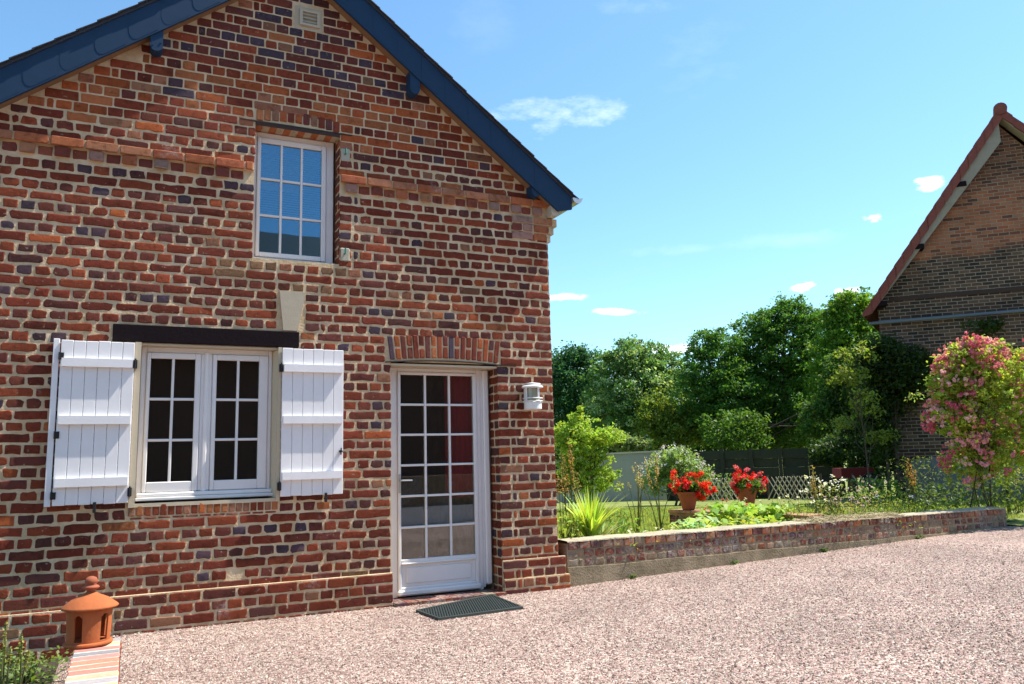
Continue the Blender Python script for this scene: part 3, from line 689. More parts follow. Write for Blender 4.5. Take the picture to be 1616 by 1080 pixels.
# ------------------------------------------------------------------ wall lamp
def lamp():
    e = empty('wall_lamp', (3.73, 0, 1.82), 'white round bulkhead lantern fixed to the brickwork right of the door', 'wall lamp')
    cx, cy = 3.735, -.105
    wp = mat('lamp_white', (.8, .8, .78), rough=.35)
    def body(q):
        q.bbox(cx-.055, cx+.055, -.035, -.004, 1.825, 2.07, .008)
        q.lathe([(.0, 2.085), (.05, 2.083), (.098, 2.068), (.112, 2.055), (.112, 2.045), (.09, 2.040), (.0, 2.038)], cx, cy)
        q.lathe([(.0, 2.10), (.03, 2.098), (.085, 2.088), (.088, 2.078)], cx, cy)
        q.lathe([(.0, 1.90), (.088, 1.90), (.092, 1.895), (.092, 1.825), (.08, 1.818), (.0, 1.818)], cx, cy)
    part('lamp_body', wp, e, body)
    def cage(q):
        for k in range(4):
            a = math.pi/4+k*math.pi/2; x, y = cx+.088*math.cos(a-.5), cy+.088*math.sin(a-.5); q.box(x-.008, x+.008, y-.006, y+.006, 1.90, 2.045)
        for z in (1.905, 1.935): 
            P = [(cx+.1*math.cos(t), cy+.1*math.sin(t), z) for t in np.linspace(0, 2*math.pi, 33)]; q.tube(P, .006, 6)
    part('lamp_cage', wp, e, cage)
    part('lamp_glass', mat('frosted_glass', (.30, .30, .22), rough=.15, spec=.6), e, lambda q: q.lathe([(.072, 1.90), (.072, 2.04)], cx, cy), smooth=True)
lamp()

# ------------------------------------------------------------------ doormat
def matf():
    a, b, c, d = [atz(*p, .03) for p in ((656, 961), (776, 936), (826, 956), (692, 974))]
    e = empty('doormat', tuple((a+b+c+d)/4*np.array([1, 1, 0])), 'dark rubber mat with holes lying on gravel in front of the glazed door', 'doormat')
    def f(q):
        U = (b-a); Vv = (d-a); U[2] = Vv[2] = 0
        # knobbly surface: rows of small rings
        nu, nv = 34, 15
        P = lambda s, t, z: np.array([*(a+U*s+(c-b-(d-a))*s*t+Vv*t)[:2], z])
        for (s0, s1, t0, t1) in ((0, 1, 0, .04), (0, 1, .96, 1), (0, .02, .04, .96), (.98, 1, .04, .96)):
            V = [P(s0, t0, .002), P(s1, t0, .002), P(s1, t1, .002), P(s0, t1, .002), P(s0, t0, .022), P(s1, t0, .022), P(s1, t1, .022), P(s0, t1, .022)]
            q.add(V, [(4, 5, 6, 7), (0, 1, 5, 4), (1, 2, 6, 5), (2, 3, 7, 6), (3, 0, 4, 7)])
        q.add([P(0.01, .02, .010), P(.99, .02, .010), P(.99, .98, .010), P(.01, .98, .010)], [(0, 1, 2, 3)])
        for i in range(nu):
            for j in range(nv):
                s = (i+.5+(.5 if j % 2 else 0)-.25)/nu; t = .04+.92*(j+.5)/nv; c0 = P(min(s, .985), t, .02); r = .0115
                V = [(c0[0]+r*math.cos(k*math.pi/3), c0[1]+r*math.sin(k*math.pi/3), .008) for k in range(6)]+[(c0[0]+r*.6*math.cos(k*math.pi/3), c0[1]+r*.6*math.sin(k*math.pi/3), .022) for k in range(6)]
                q.add(V, [(k, (k+1) % 6, 6+(k+1) % 6, 6+k) for k in range(6)]+[tuple(range(6, 12))])
    part('mat_surface', M_rubber, e, f)
matf()

# ------------------------------------------------------------------ brick edging and terracotta lantern at the left
def edging():
    e = empty('brick_edging', (-.16, -2.9, 0), 'low edging wall with pale striped brick top under the terracotta lantern', 'garden wall')
    q = MB(); q.box(-.240, -.010, -5.2, -1.76, -.15, .2870, 1)
    y = -1.76; i = 0
    seq = [(.30, .27, .27), (.55, .40, .24), (.46, .20, .17), (.22, .21, .22), (.45, .20, .17), (.50, .18, .12), (.48, .19, .13), (.40, .17, .13), (.50, .34, .22)]
    while y > -5.1:
        c = np.array(seq[i % len(seq)])*random.uniform(.9, 1.1)
        one_brick(q, np.array([-.125, y-.055, .283]), np.array([1., 0, 0]), np.array([0, 1., 0]), np.array([0, 0, 1.]), -.118, .118, -.043, .043, .008, .003, c); y -= .115; i += 1
    lay(q, (-.240, 0, 0), (0, 1, 0), (0, 0, 1), (-1, 0, 0), -5.2, -1.76, .0, .28, colf=facade_col, pitch=.09)
    lay(q, (-.010, 0, 0), (0, 1, 0), (0, 0, 1), (1, 0, 0), -5.2, -1.76, .0, .28, colf=facade_col, pitch=.09)
    q.build('edging_bricks', [mat('sunbleached_brick', rough=.9, spec=.2, attr=True, noise=(40, .35), bump=(60, .5, .004)), mortarmat('pale_mortar', (.72, .66, .56), (.5, .44, .36))], e)
edging()
def pottery():
    cx, cy, z0 = -.178, -1.90, .292
    e = empty('terracotta_lantern', (cx, cy, z0), 'orange terracotta lantern with arched openings and knobbed lid on the brick edging', 'garden lantern')
    # body with arched openings
    n = 120; zs = np.linspace(0, .215, 34); q = MB()
    def R(z): return .114+.010*(z/.215)
    def hole(th, z):
        k = (th/(2*math.pi)*5+.12) % 1.0; d = abs(k-.5)*(2*math.pi*.125/5)
        if z < .030 or z > .185: return False
        w = .027
        if z < .155: return d < w
        return math.hypot(d, z-.155) < w
    V = []
    for z in zs:
        for k in range(n): th = 2*math.pi*k/n; V.append((cx+R(z)*math.cos(th), cy+R(z)*math.sin(th), z0+z))
    for z in zs:
        for k in range(n): th = 2*math.pi*k/n; V.append((cx+(R(z)-.011)*math.cos(th), cy+(R(z)-.011)*math.sin(th), z0+z))
    H = [[hole(2*math.pi*(k+.5)/n, .5*(zs[i]+zs[i+1])) for k in range(n)] for i in range(len(zs)-1)]; nn = n*len(zs); F = []
    for i in range(len(zs)-1):
        for k in range(n):
            k1 = (k+1) % n
            if not H[i][k]:
                F.append((i*n+k, i*n+k1, (i+1)*n+k1, (i+1)*n+k)); F.append((nn+i*n+k, nn+(i+1)*n+k, nn+(i+1)*n+k1, nn+i*n+k1))
                if H[i][k1]: F.append((i*n+k1, (i+1)*n+k1, nn+(i+1)*n+k1, nn+i*n+k1))
                if H[i][k-1]: F.append((i*n+k, (i+1)*n+k, nn+(i+1)*n+k, nn+i*n+k))
                if i+1 < len(zs)-1 and H[i+1][k]: F.append(((i+1)*n+k, (i+1)*n+k1, nn+(i+1)*n+k1, nn+(i+1)*n+k))
                if i > 0 and H[i-1][k]: F.append((i*n+k, i*n+k1, nn+i*n+k1, nn+i*n+k))
    q.add(V, F)
    q.lathe([(0, z0+.004), (.128, z0+.004), (.132, z0+.012), (.130, z0+.02), (.11, z0+.026), (0, z0+.026)], cx, cy, 48)
    q.build('lantern_body', M_terra, e)
    part('lid', M_terra, e, lambda q: q.lathe([(.0, z0+.205), (.115, z0+.205), (.150, z0+.210), (.155, z0+.217), (.148, z0+.225), (.10, z0+.262), (.05, z0+.285), (.026, z0+.300)], cx, cy, 48), smooth=True)
    part('knob', M_terra_old, e, lambda q: q.lathe([(.026, z0+.298), (.022, z0+.308), (.044, z0+.322), (.048, z0+.328), (.040, z0+.336), (.026, z0+.342), (.034, z0+.352), (.036, z0+.366), (.028, z0+.382), (.012, z0+.390), (.0, z0+.391)], cx, cy, 28), smooth=True)
pottery()

# ------------------------------------------------------------------ low garden wall from the house corner
def gwall():
    e = empty('garden_wall', (7.6, 0, 0), 'long low weathered brick wall between the gravel and the flower bed', 'garden wall')
    x0, x1, zt = 4.135, 11.32, .452
    q = MB()
    xs = np.arange(x0, x1+.01, (x1-x0)/40)
    for a, b in zip(xs[:-1], xs[1:]):
        q.box(a, b, -.0, .22, zg(a)-.3, zt-.02, 1)
        q.box(a, b, -.02, .002, zg(a)-.3, min(.19+.006*math.sin(a*5), zt), 1)      # cement footing
    def wc(x, z, h):
        k = random.choices(['red', 'purple', 'grey', 'pink', 'orange'], [.3, .25, .25, .1, .1] if z < .36 else [.5, .15, .08, .05, .22])[0]
        return np.array(random.choice(PAL[k]))*random.uniform(.8, 1.15)*((1.05, 1.0, .85) if z > .36 else (1.0, .98, .85))
    lay(q, (0, 0, 0), (1, 0, 0), (0, 0, 1), (0, -1, 0), x0, x1, .19, .365, colf=wc, pitch=.0875, jit=.007, joint=.02, k0=1, depth=(.001, .006), headers_only=True)
    x = x0+.01
    while x < x1-.05:                                                                   # coping of headers
        one_brick(q, np.array([0, -.006, 0.]), np.array([1., 0, 0]), np.array([0, 0, 1.]), np.array([0, -1., 0]), x+.004, min(x+.128, x1), .372, .445+random.gauss(0, .002), .006, .0035, wc(x, .4, 1)); x += .138
    lay(q, (x1, 0, 0), (0, 1, 0), (0, 0, 1), (1, 0, 0), 0, .22, .2, .44, colf=wc, pitch=.08)
    q.build('wall_bricks', [M_brick_dirty, M_mortar_dirty], e)
    for p in e.children:
        p.data.materials[0] = M_brick_dirty
    # material slots: mortar faces
    # sandy cement capping with a ragged front lip
    q = MB(); n = 260; xs = np.linspace(x0, x1, n+1); V = []
    for x in xs:
        y0 = -.016+.006*math.sin(x*23)+random.gauss(0, .003); z1 = zt+.010+.004*math.sin(x*7)+random.gauss(0, .0015)
        V += [(x, y0, .447), (x, y0+.003, z1-.004), (x, .05, z1), (x, .25, z1+.004), (x, .27, .40)]
    q.add(V, [(i*5+k, (i+1)*5+k, (i+1)*5+k+1, i*5+k+1) for i in range(n) for k in range(4)])
    q.build('cement_capping', mortarmat('sandy_cement', (.46, .39, .28), (.33, .29, .21)), e)
gw = gwall()
# ------------------------------------------------------------------ second low wall in the bed and its pots
W1 = atz(1056, 805, .47); W2 = atz(1282, 814, .47)
def bedwall():
    e = empty('planter_wall', tuple(W1*np.array([1, 1, 0])), 'short brick planter wall with terracotta coping behind the low wall, carrying a geranium pot', 'garden wall')
    U = (W2-W1)/np.linalg.norm(W2-W1); Nn = np.array([U[1], -U[0], 0.]); 
    if Nn@(CAM-W1) < 0: Nn = -Nn
    L = np.linalg.norm(W2-W1); q = MB()
    def P(u, v, n): return W1*np.array([1, 1, 0])+U*u+Nn*n+np.array([0, 0, v])
    V = [P(u, v, nn) for u in (0, L) for nn in (0, -.35) for v in (-.1, .44)]
    q.add(V, [(0, 4, 5, 1), (2, 3, 7, 6), (1, 5, 7, 3), (0, 1, 3, 2), (4, 6, 7, 5)], 1)
    lay(q, W1*np.array([1, 1, 0]), U, (0, 0, 1), Nn, 0, L, .08, .43, colf=lambda x, z, h: np.array(random.choice(PAL[random.choice(['red', 'purple', 'grey'])]))*.8, pitch=.08)
    u = 0
    while u < L-.05:
        a, b = u+.004, min(u+.22, L); c = np.array((.50, .24, .15))*random.uniform(.85, 1.1)
        V = [P(s, v, nn) for s in (a, b) for nn in (.03, -.37) for v in (.432, .470)]
        q.add(V, [(0, 4, 5, 1), (2, 3, 7, 6), (1, 5, 7, 3), (0, 1, 3, 2), (4, 6, 7, 5), (0, 2, 6, 4)], 0, c); u += .225
    # a raised pier under the right pot
    c2 = at(1186, 797, 11.9); up = (c2-W1)@U
    V = [P(up+s, v, nn) for s in (-.10, .27) for nn in (-.02, -.34) for v in (.46, c2[2])]
    q.add(V, [(0, 4, 5, 1), (2, 3, 7, 6), (1, 5, 7, 3), (0, 1, 3, 2), (4, 6, 7, 5)], 0, np.array(PAL['red'][0]))
    q.build('wall_bricks', [M_brick_dirty, M_mortar_dirty], e)
    return P, c2, up
WP, C2, up2 = bedwall()
for o in bpy.data.objects:
    if o.name.startswith('wall_bricks') and o.data.materials and len(o.data.materials) > 1: pass

# ------------------------------------------------------------------ foliage toolkit
def leaf_quads(Cn, size, up=.25, aspect=.55, spread=1.0, droop=0):
    n = len(Cn); nv = rng.normal(0, 1, (n, 3)); nv[:, 2] = np.abs(nv[:, 2])+up; nv /= np.linalg.norm(nv, axis=1)[:, None]
    t = rng.normal(0, 1, (n, 3)); t[:, 2] -= droop; t -= nv*(t*nv).sum(1)[:, None]; t /= np.linalg.norm(t, axis=1)[:, None]+1e-9
    b = np.cross(nv, t); s = size*rng.uniform(.6, 1.35, (n, 1)); w = s*aspect
    fold = nv*s*.12
    V = np.stack([Cn-t*s*.5, Cn+b*w*.5+fold, Cn+t*s*.5, Cn-b*w*.5+fold], 1)
    return V.reshape(-1, 3)
def greens(n, base, var=.25, hue=.12):
    b = np.array(base)[None]*1.38; c = b*rng.uniform(1-var, 1+var, (n, 1)); c = c*(1+rng.normal(0, hue, (n, 3))*np.array([1, .4, .6])); return np.clip(c, .004, .9)
def crown_points(ells, nclump, per, clump_r, shell=.55, flat=.7, jit=1.12):
    vol = np.array([e[3]*e[4]*e[5] for e in ells])**.75; pr = vol/vol.sum(); ids = rng.choice(len(ells), nclump, p=pr)
    E = np.array(ells)[ids]; d = rng.normal(0, 1, (nclump, 3)); d /= np.linalg.norm(d, axis=1)[:, None]
    rad = shell+(1-shell)*rng.random((nclump, 1))**.7; rad *= np.where(rng.random((nclump, 1)) < .8, rng.uniform(.82, 1.1, (nclump, 1)), rng.uniform(.9, jit, (nclump, 1)))
    cc = E[:, :3]+d*E[:, 3:6]*rad
    cr = clump_r*rng.uniform(.5, 1.4, nclump)
    P = cc[:, None, :]+rng.normal(0, .45, (nclump, per, 3))*cr[:, None, None]*np.array([1, 1, flat])
    return cc, P.reshape(-1, 3)
def tree(name, base, ells, nclump, per, clump_r, size, col, label, cat, group=None, trunk_r=.18, lean=(0, 0), col2=None, flat=.7, aspect=.6, shell=.5, trunk_top=None, nlimb=26, stems=1, jit=1.12):
    base = np.array(base, float); e = empty(name, tuple(base), label, cat, group)
    cc, P = crown_points(ells, nclump, per, clump_r, shell, flat, jit)
    n = len(P); cl = np.repeat(rng.random(nclump), per)
    c = greens(n, col)*(.82+.4*cl[:, None])
    if col2 is not None:
        k = cl > .72; c[k] = greens(k.sum(), col2)
    Ctr = np.array([q[:3] for q in ells]).mean(0); q = MB()
    for s in range(stems):
        b0 = base+np.array([rng.normal(0, .25*(stems > 1)), rng.normal(0, .25*(stems > 1)), -.2]); tt = (trunk_top if trunk_top is not None else .55)
        T = b0*(1-tt)+Ctr*tt; T[2] = base[2]+(max(q_[2] for q_ in ells)-base[2])*.75; T += rng.normal(0, .35*(stems > 1), 3)
        mid = (b0+T)/2+np.array([lean[0], lean[1], 0])
        pts = [b0+(mid-b0)*t*2 if t < .5 else mid+(T-mid)*(t*2-1) for t in np.linspace(0, 1, 9)]
        pts = [p+rng.normal(0, trunk_r*.25, 3)*(i > 0) for i, p in enumerate(pts)]
        q.tube(pts, [trunk_r*(1.25 if i == 0 else 1)*(1-.085*i) for i in range(9)], 9)
        for k in range(nlimb//stems):
            g = cc[rng.integers(0, nclump)]; st = pts[rng.integers(3, 8)]; m = (st+g)/2+np.array([0, 0, .12])*np.linalg.norm(g-st)+rng.normal(0, .15, 3)
            q.tube([st, (st+m)/2+rng.normal(0, .05, 3), m, (m+g)/2+rng.normal(0, .05, 3), g], [trunk_r*.35, trunk_r*.28, trunk_r*.2, trunk_r*.13, trunk_r*.05], 5)
    q.build('trunk', M_bark, e)
    fastmesh('crown', leaf_quads(P, size, aspect=aspect), 4, M_leaf, c, e)
    return e
def ell(px, py, D, rx, rz, ry=None): 
    c = at(px, py, D); k = D/FOC; return (c[0], c[1], c[2], rx*k, (ry if ry else rx*.85)*k, rz*k)
def gpt(px, D):      # lawn point under image column px at depth D
    c = at(px, 760, D); return (c[0], c[1], zlawn(c[0], c[1]))
G = 'trees beyond the garden fence'
tree('tree', gpt(905, 44), [ell(900, 610, 44, 48, 60), ell(880, 640, 44, 44, 60), ell(925, 575, 44, 28, 26), ell(905, 560, 44, 18, 20), ell(880, 575, 44, 16, 20)], 560, 42, .40, .15, (.035, .095, .04), 'bluish dark tree rising behind the shrub next to the house corner', 'tree', G, .22)
tree('broadleaf_tree', gpt(1010, 40), [ell(1005, 620, 40, 85, 74), ell(965, 585, 40, 34, 34), ell(1045, 590, 40, 44, 38), ell(1005, 562, 40, 48, 28), ell(1010, 670, 40, 90, 50)], 900, 44, .38, .15, (.085, .165, .05), 'round crowned pale leaved tree, middle of the row beyond the fence', 'tree', G, .25, col2=(.24, .32, .16), flat=.6)
tree('broadleaf_tree', gpt(1130, 36), [ell(1125, 590, 36, 52, 60), ell(1115, 545, 36, 30, 26), ell(1145, 540, 36, 34, 22), ell(1160, 620, 36, 60, 65), ell(1100, 625, 36, 38, 50)], 640, 42, .34, .13, (.065, .145, .03), 'green tree left of the tallest tree, behind the panel fence', 'tree', G, .17, lean=(.6, 0), flat=.5)
tree('tall_tree', gpt(1260, 37), [ell(1235, 550, 37, 72, 70), ell(1250, 488, 37, 36, 26), ell(1195, 545, 37, 50, 55), ell(1290, 560, 37, 52, 70), ell(1210, 510, 37, 34, 24), ell(1240, 640, 37, 85, 50), ell(1285, 505, 37, 28, 20)], 1150, 42, .34, .13, (.06, .135, .025), 'tallest tree with dark leaning trunks behind the panel fence', 'tree', G, .20, lean=(-1.2, 0), stems=3, shell=.4, flat=.5)
tree('broadleaf_tree', gpt(1345, 33), [ell(1345, 545, 33, 52, 72), ell(1345, 480, 33, 34, 24), ell(1385, 520, 33, 36, 55), ell(1315, 590, 33, 44, 70), ell(1315, 500, 33, 24, 26)], 800, 42, .34, .13, (.10, .19, .025), 'bright green tree against the barn roof edge', 'tree', G, .2, flat=.5)
tree('broadleaf_tree', gpt(1390, 30), [ell(1350, 650, 30, 52, 60), ell(1330, 600, 30, 36, 50), ell(1390, 600, 30, 40, 80), ell(1300, 665, 30, 40, 40)], 600, 42, .32, .13, (.05, .10, .02), 'shaded tree left of the barn corner', 'tree', G, .16)
tree('understorey_tree', gpt(1060, 37), [ell(1070, 680, 37, 55, 34), ell(1040, 660, 37, 40, 40), ell(1100, 650, 37, 40, 36)], 330, 42, .34, .14, (.12, .17, .03), 'low yellow green tree behind the junction of the two fences', 'tree', G, .12)
tree('understorey_tree', gpt(1160, 34), [ell(1160, 680, 34, 60, 36), ell(1250, 690, 36, 60, 30), ell(1200, 650, 36, 60, 40), ell(1300, 670, 34, 50, 50)], 420, 40, .34, .14, (.06, .12, .022), 'dark undergrowth filling the space behind the panel fence', 'tree', G, .12, stems=3)
tree('far_tree', gpt(960, 52), [ell(900, 640, 52, 60, 60), ell(980, 650, 52, 70, 50), ell(1080, 640, 52, 60, 60), ell(1170, 640, 52, 60, 80), ell(1260, 640, 52, 60, 80), ell(1340, 620, 52, 60, 80)], 700, 44, .6, .24, (.05, .11, .03), 'darkest band of trees at the back of the garden row', 'tree', G, .3, nlimb=10, stems=4)
SH = 'shrubs in the garden'
tree('fruit_shrub', gpt(925, 20), [ell(922, 705, 20, 40, 42), ell(912, 675, 20, 18, 30), ell(888, 690, 20, 20, 24), ell(955, 690, 20, 34, 14), ell(938, 755, 20, 40, 30), ell(900, 740, 20, 24, 20)], 460, 24, .13, .08, (.22, .31, .05), 'light green shrubby tree right of the house corner, before the grey wall', 'shrub', SH, .035, stems=2, shell=.3, jit=1.5)
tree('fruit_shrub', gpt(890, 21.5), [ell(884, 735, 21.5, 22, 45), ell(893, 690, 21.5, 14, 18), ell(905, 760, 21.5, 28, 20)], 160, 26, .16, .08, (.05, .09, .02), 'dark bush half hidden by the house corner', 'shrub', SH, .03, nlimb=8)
tree('whitish_shrub', gpt(1000, 34), [ell(985, 698, 34, 22, 13), ell(965, 690, 34, 18, 14), ell(1010, 700, 34, 14, 10)], 120, 30, .25, .14, (.14, .19, .09), 'pale bush showing over the top of the grey rendered wall', 'shrub', SH, .04, nlimb=8)
fl = tree('flowering_shrub', gpt(1065, 23), [ell(1065, 740, 23, 45, 32), ell(1065, 722, 23, 26, 16), ell(1035, 755, 23, 28, 26), ell(1095, 755, 23, 28, 26)], 330, 28, .16, .08, (.18, .26, .09), 'rounded shrub covered in pale lilac flowers behind the left geranium', 'shrub', SH, .04, stems=2, shell=.4)
def flowers(parent, C0, per, r, size, cols, name='blossoms'):
    P = np.repeat(C0, per, 0)+rng.normal(0, r, (len(C0)*per, 3))
    c = np.array(cols)[rng.integers(0, len(cols), len(P))]*rng.uniform(.85, 1.1, (len(P), 1))
    o = fastmesh(name, leaf_quads(P, size, up=.1, aspect=.9), 4, M_petal, c, parent); o['kind'] = 'stuff'; return o
def shell_pts(ells, n, lo=.92, hi=1.12):
    ids = rng.integers(0, len(ells), n); E = np.array(ells)[ids]; d = rng.normal(0, 1, (n, 3)); d[:, 2] = np.abs(d[:, 2])*.9-.15; d /= np.linalg.norm(d, axis=1)[:, None]
    return E[:, :3]+d*E[:, 3:6]*rng.uniform(lo, hi, (n, 1))
flowers(fl, shell_pts([ell(1065, 740, 23, 46, 34), ell(1065, 722, 23, 28, 18), ell(1035, 755, 23, 29, 27), ell(1095, 755, 23, 29, 27)], 120), 8, .045, .05, [(.55, .50, .62), (.62, .60, .64), (.45, .42, .50)])

q = MB()
tree('hedge', gpt(1100, 56), [ell(px_, 690, 56, 60, 40) for px_ in range(870, 1420, 45)], 900, 44, .7, .28, (.045, .095, .025), 'continuous dark hedge at the very back under the trees', 'hedge', None, .12, nlimb=12, stems=6)
# ------------------------------------------------------------------ fences
a, b = at(862, 722.5, 30), at(1050, 713.5, 30)
def cw():
    e = empty('rendered_wall', tuple(a*np.array([1, 1, 0])), 'grey blue rendered garden wall with thin capping behind the shrubs', 'garden wall')
    q = MB(); U = (b-a)/np.linalg.norm(b-a); Nn = np.array([-U[1], U[0], 0]); L = np.linalg.norm((b-a))
    V = [p+Nn*t+np.array([0, 0, z-(p[2] if z < 0 else 0)]) for p in (a, b) for t in (0, .2) for z in (-.6, 0)]
    q.add(V, [(0, 4, 5, 1), (2, 3, 7, 6), (0, 1, 3, 2), (4, 6, 7, 5), (1, 5, 7, 3)]); q.build('wall', M_concrete, e)
    q = MB(); V = [p+Nn*t+np.array([0, 0, z]) for p in (a, b+U*.05) for t in (-.04, .24) for z in (.003, .07)]
    q.add(V, [(0, 4, 5, 1), (2, 3, 7, 6), (0, 1, 3, 2), (4, 6, 7, 5), (1, 5, 7, 3)]); q.build('capping', M_beige, e)
cw()
def panelfence():
    p0, p1 = at(1052, 714, 29.5), at(1326, 709, 27.5); p0[2] = p1[2] = 0
    e = empty('panel_fence', tuple(p0), 'dark grey fence of horizontal panels between posts under the trees', 'fence')
    U = p1-p0; L = np.linalg.norm(U); U /= L; Nn = np.array([U[1], -U[0], 0]); 
    if Nn@(CAM-p0) < 0: Nn = -Nn
    npan = 6; ztop = 1.50
    for i in range(npan+1):
        u = L*i/npan; c = p0+U*u
        q = MB(); V = [c+U*s+Nn*t+np.array([0, 0, z]) for s in (-.06, .06) for t in (-.05, .13) for z in (-.5, ztop+.06)]
        q.add(V, [(0, 4, 5, 1), (2, 3, 7, 6), (0, 1, 3, 2), (4, 6, 7, 5), (1, 5, 7, 3)]); q.build('post', M_fence, e)
    for i in range(npan):
        q = MB()
        for j in range(6):
            z0 = -.42+j*.32; u0, u1 = L*i/npan+.065, L*(i+1)/npan-.065
            V = [p0+U*s+Nn*t+np.array([0, 0, z]) for s in (u0, u1) for t in (0, .03+.05*(j % 2)) for z in (z0, z0+.318)]
            q.add(V, [(0, 4, 5, 1), (2, 3, 7, 6), (0, 1, 3, 2), (4, 6, 7, 5), (1, 5, 7, 3), (0, 2, 6, 4)])
        q.build('panel', M_fence, e)
panelfence()
M_lath = mat('silvered_wood_lath', (.48, .42, .32), rough=.9, noise=(8, .25))
def trellis(pa, pb, D0, D1, h, label):
    c0, c1 = at(pa, 780, D0), at(pb, 780, D1); c0[2] = zlawn(c0[0], c0[1]); c1[2] = zlawn(c1[0], c1[1])
    e = empty('trellis_fence', tuple(c0), label, 'trellis', 'low lattice fences at the end of the lawn')
    U = c1-c0; L = np.linalg.norm(U); U /= L; q = MB(); step = .17; k = -int(h/step)-1
    Nn = np.array([U[1], -U[0], 0])
    while k*step < L:
        for s in (1, -1):
            u0, u1 = k*step, k*step+h*.62
            if s < 0: u0, u1 = u1, u0
            z0, z1 = 0.03, h; 
            a0, a1 = u0, u1
            # clip
            def clip(u, v, z_u, z_v):
                return u, v
            if max(u0, u1) > L or min(u0, u1) < 0: continue
            A = c0+U*u0+np.array([0, 0, z0])+Nn*.012*s; B = c0+U*u1+np.array([0, 0, z1])+Nn*.012*s
            q.tube([A, B], .017, 4)
        k += 1
    q.build('lattice', M_lath, e)
    for u in np.linspace(0, L, 3):
        q = MB(); q.tube([c0+U*u+np.array([0, 0, -.2])-Nn*.04, c0+U*u+np.array([0, 0, h+.05])-Nn*.04], .035, 7); q.build('post', M_bark, e)
trellis(1108, 1172, 27, 26, .75, 'low lattice fence seen between the two geranium pots')
trellis(1212, 1296, 26, 24.5, .75, 'low lattice fence right of the second geranium pot, clear of leaves')
trellis(1348, 1402, 20, 19.5, .72, 'low lattice fence with bean leaves near the barn corner')
def tag_car():
    c0 = at(1360, 735, 24.5); gx, gy = c0[0], c0[1]; z = zlawn(gx, gy)
    e = empty('garden_trailer', (gx, gy, z), 'dull red garden trailer with arched mudguard in deep shade by the barn', 'trailer')
    R2 = RT*np.array([1, 1, 0]); R2 /= np.linalg.norm(R2); F2 = np.array([-R2[1], R2[0], 0]); o = np.array([gx, gy, z])
    q = MB(); V = [o+R2*s+F2*t+np.array([0, 0, h]) for s in (-.65, .35) for t in (0, .7) for h in (.65, .95)]
    q.add(V, [(0, 4, 5, 1), (2, 3, 7, 6), (0, 1, 3, 2), (4, 6, 7, 5), (1, 5, 7, 3), (0, 2, 6, 4)]); q.build('trailer_body', M_dullred, e)
    q = MB(); cen = o+R2*.22+np.array([0, 0, .42]); P = [cen+R2*.36*math.cos(t)+np.array([0, 0, .36*math.sin(t)])-F2*.06 for t in np.linspace(0, math.pi, 12)]; q.tube(P, .035, 6); q.build('mudguard', M_fence, e)
    q = MB(); P = [cen+R2*.25*math.cos(t)+np.array([0, 0, .25*math.sin(t)])-F2*.06 for t in np.linspace(0, 2*math.pi, 20)]; q.tube(P, .06, 8); q.tube([cen-F2*.1, cen+F2*.1], .06, 8); q.build('wheel', M_rubber, e)
tag_car()

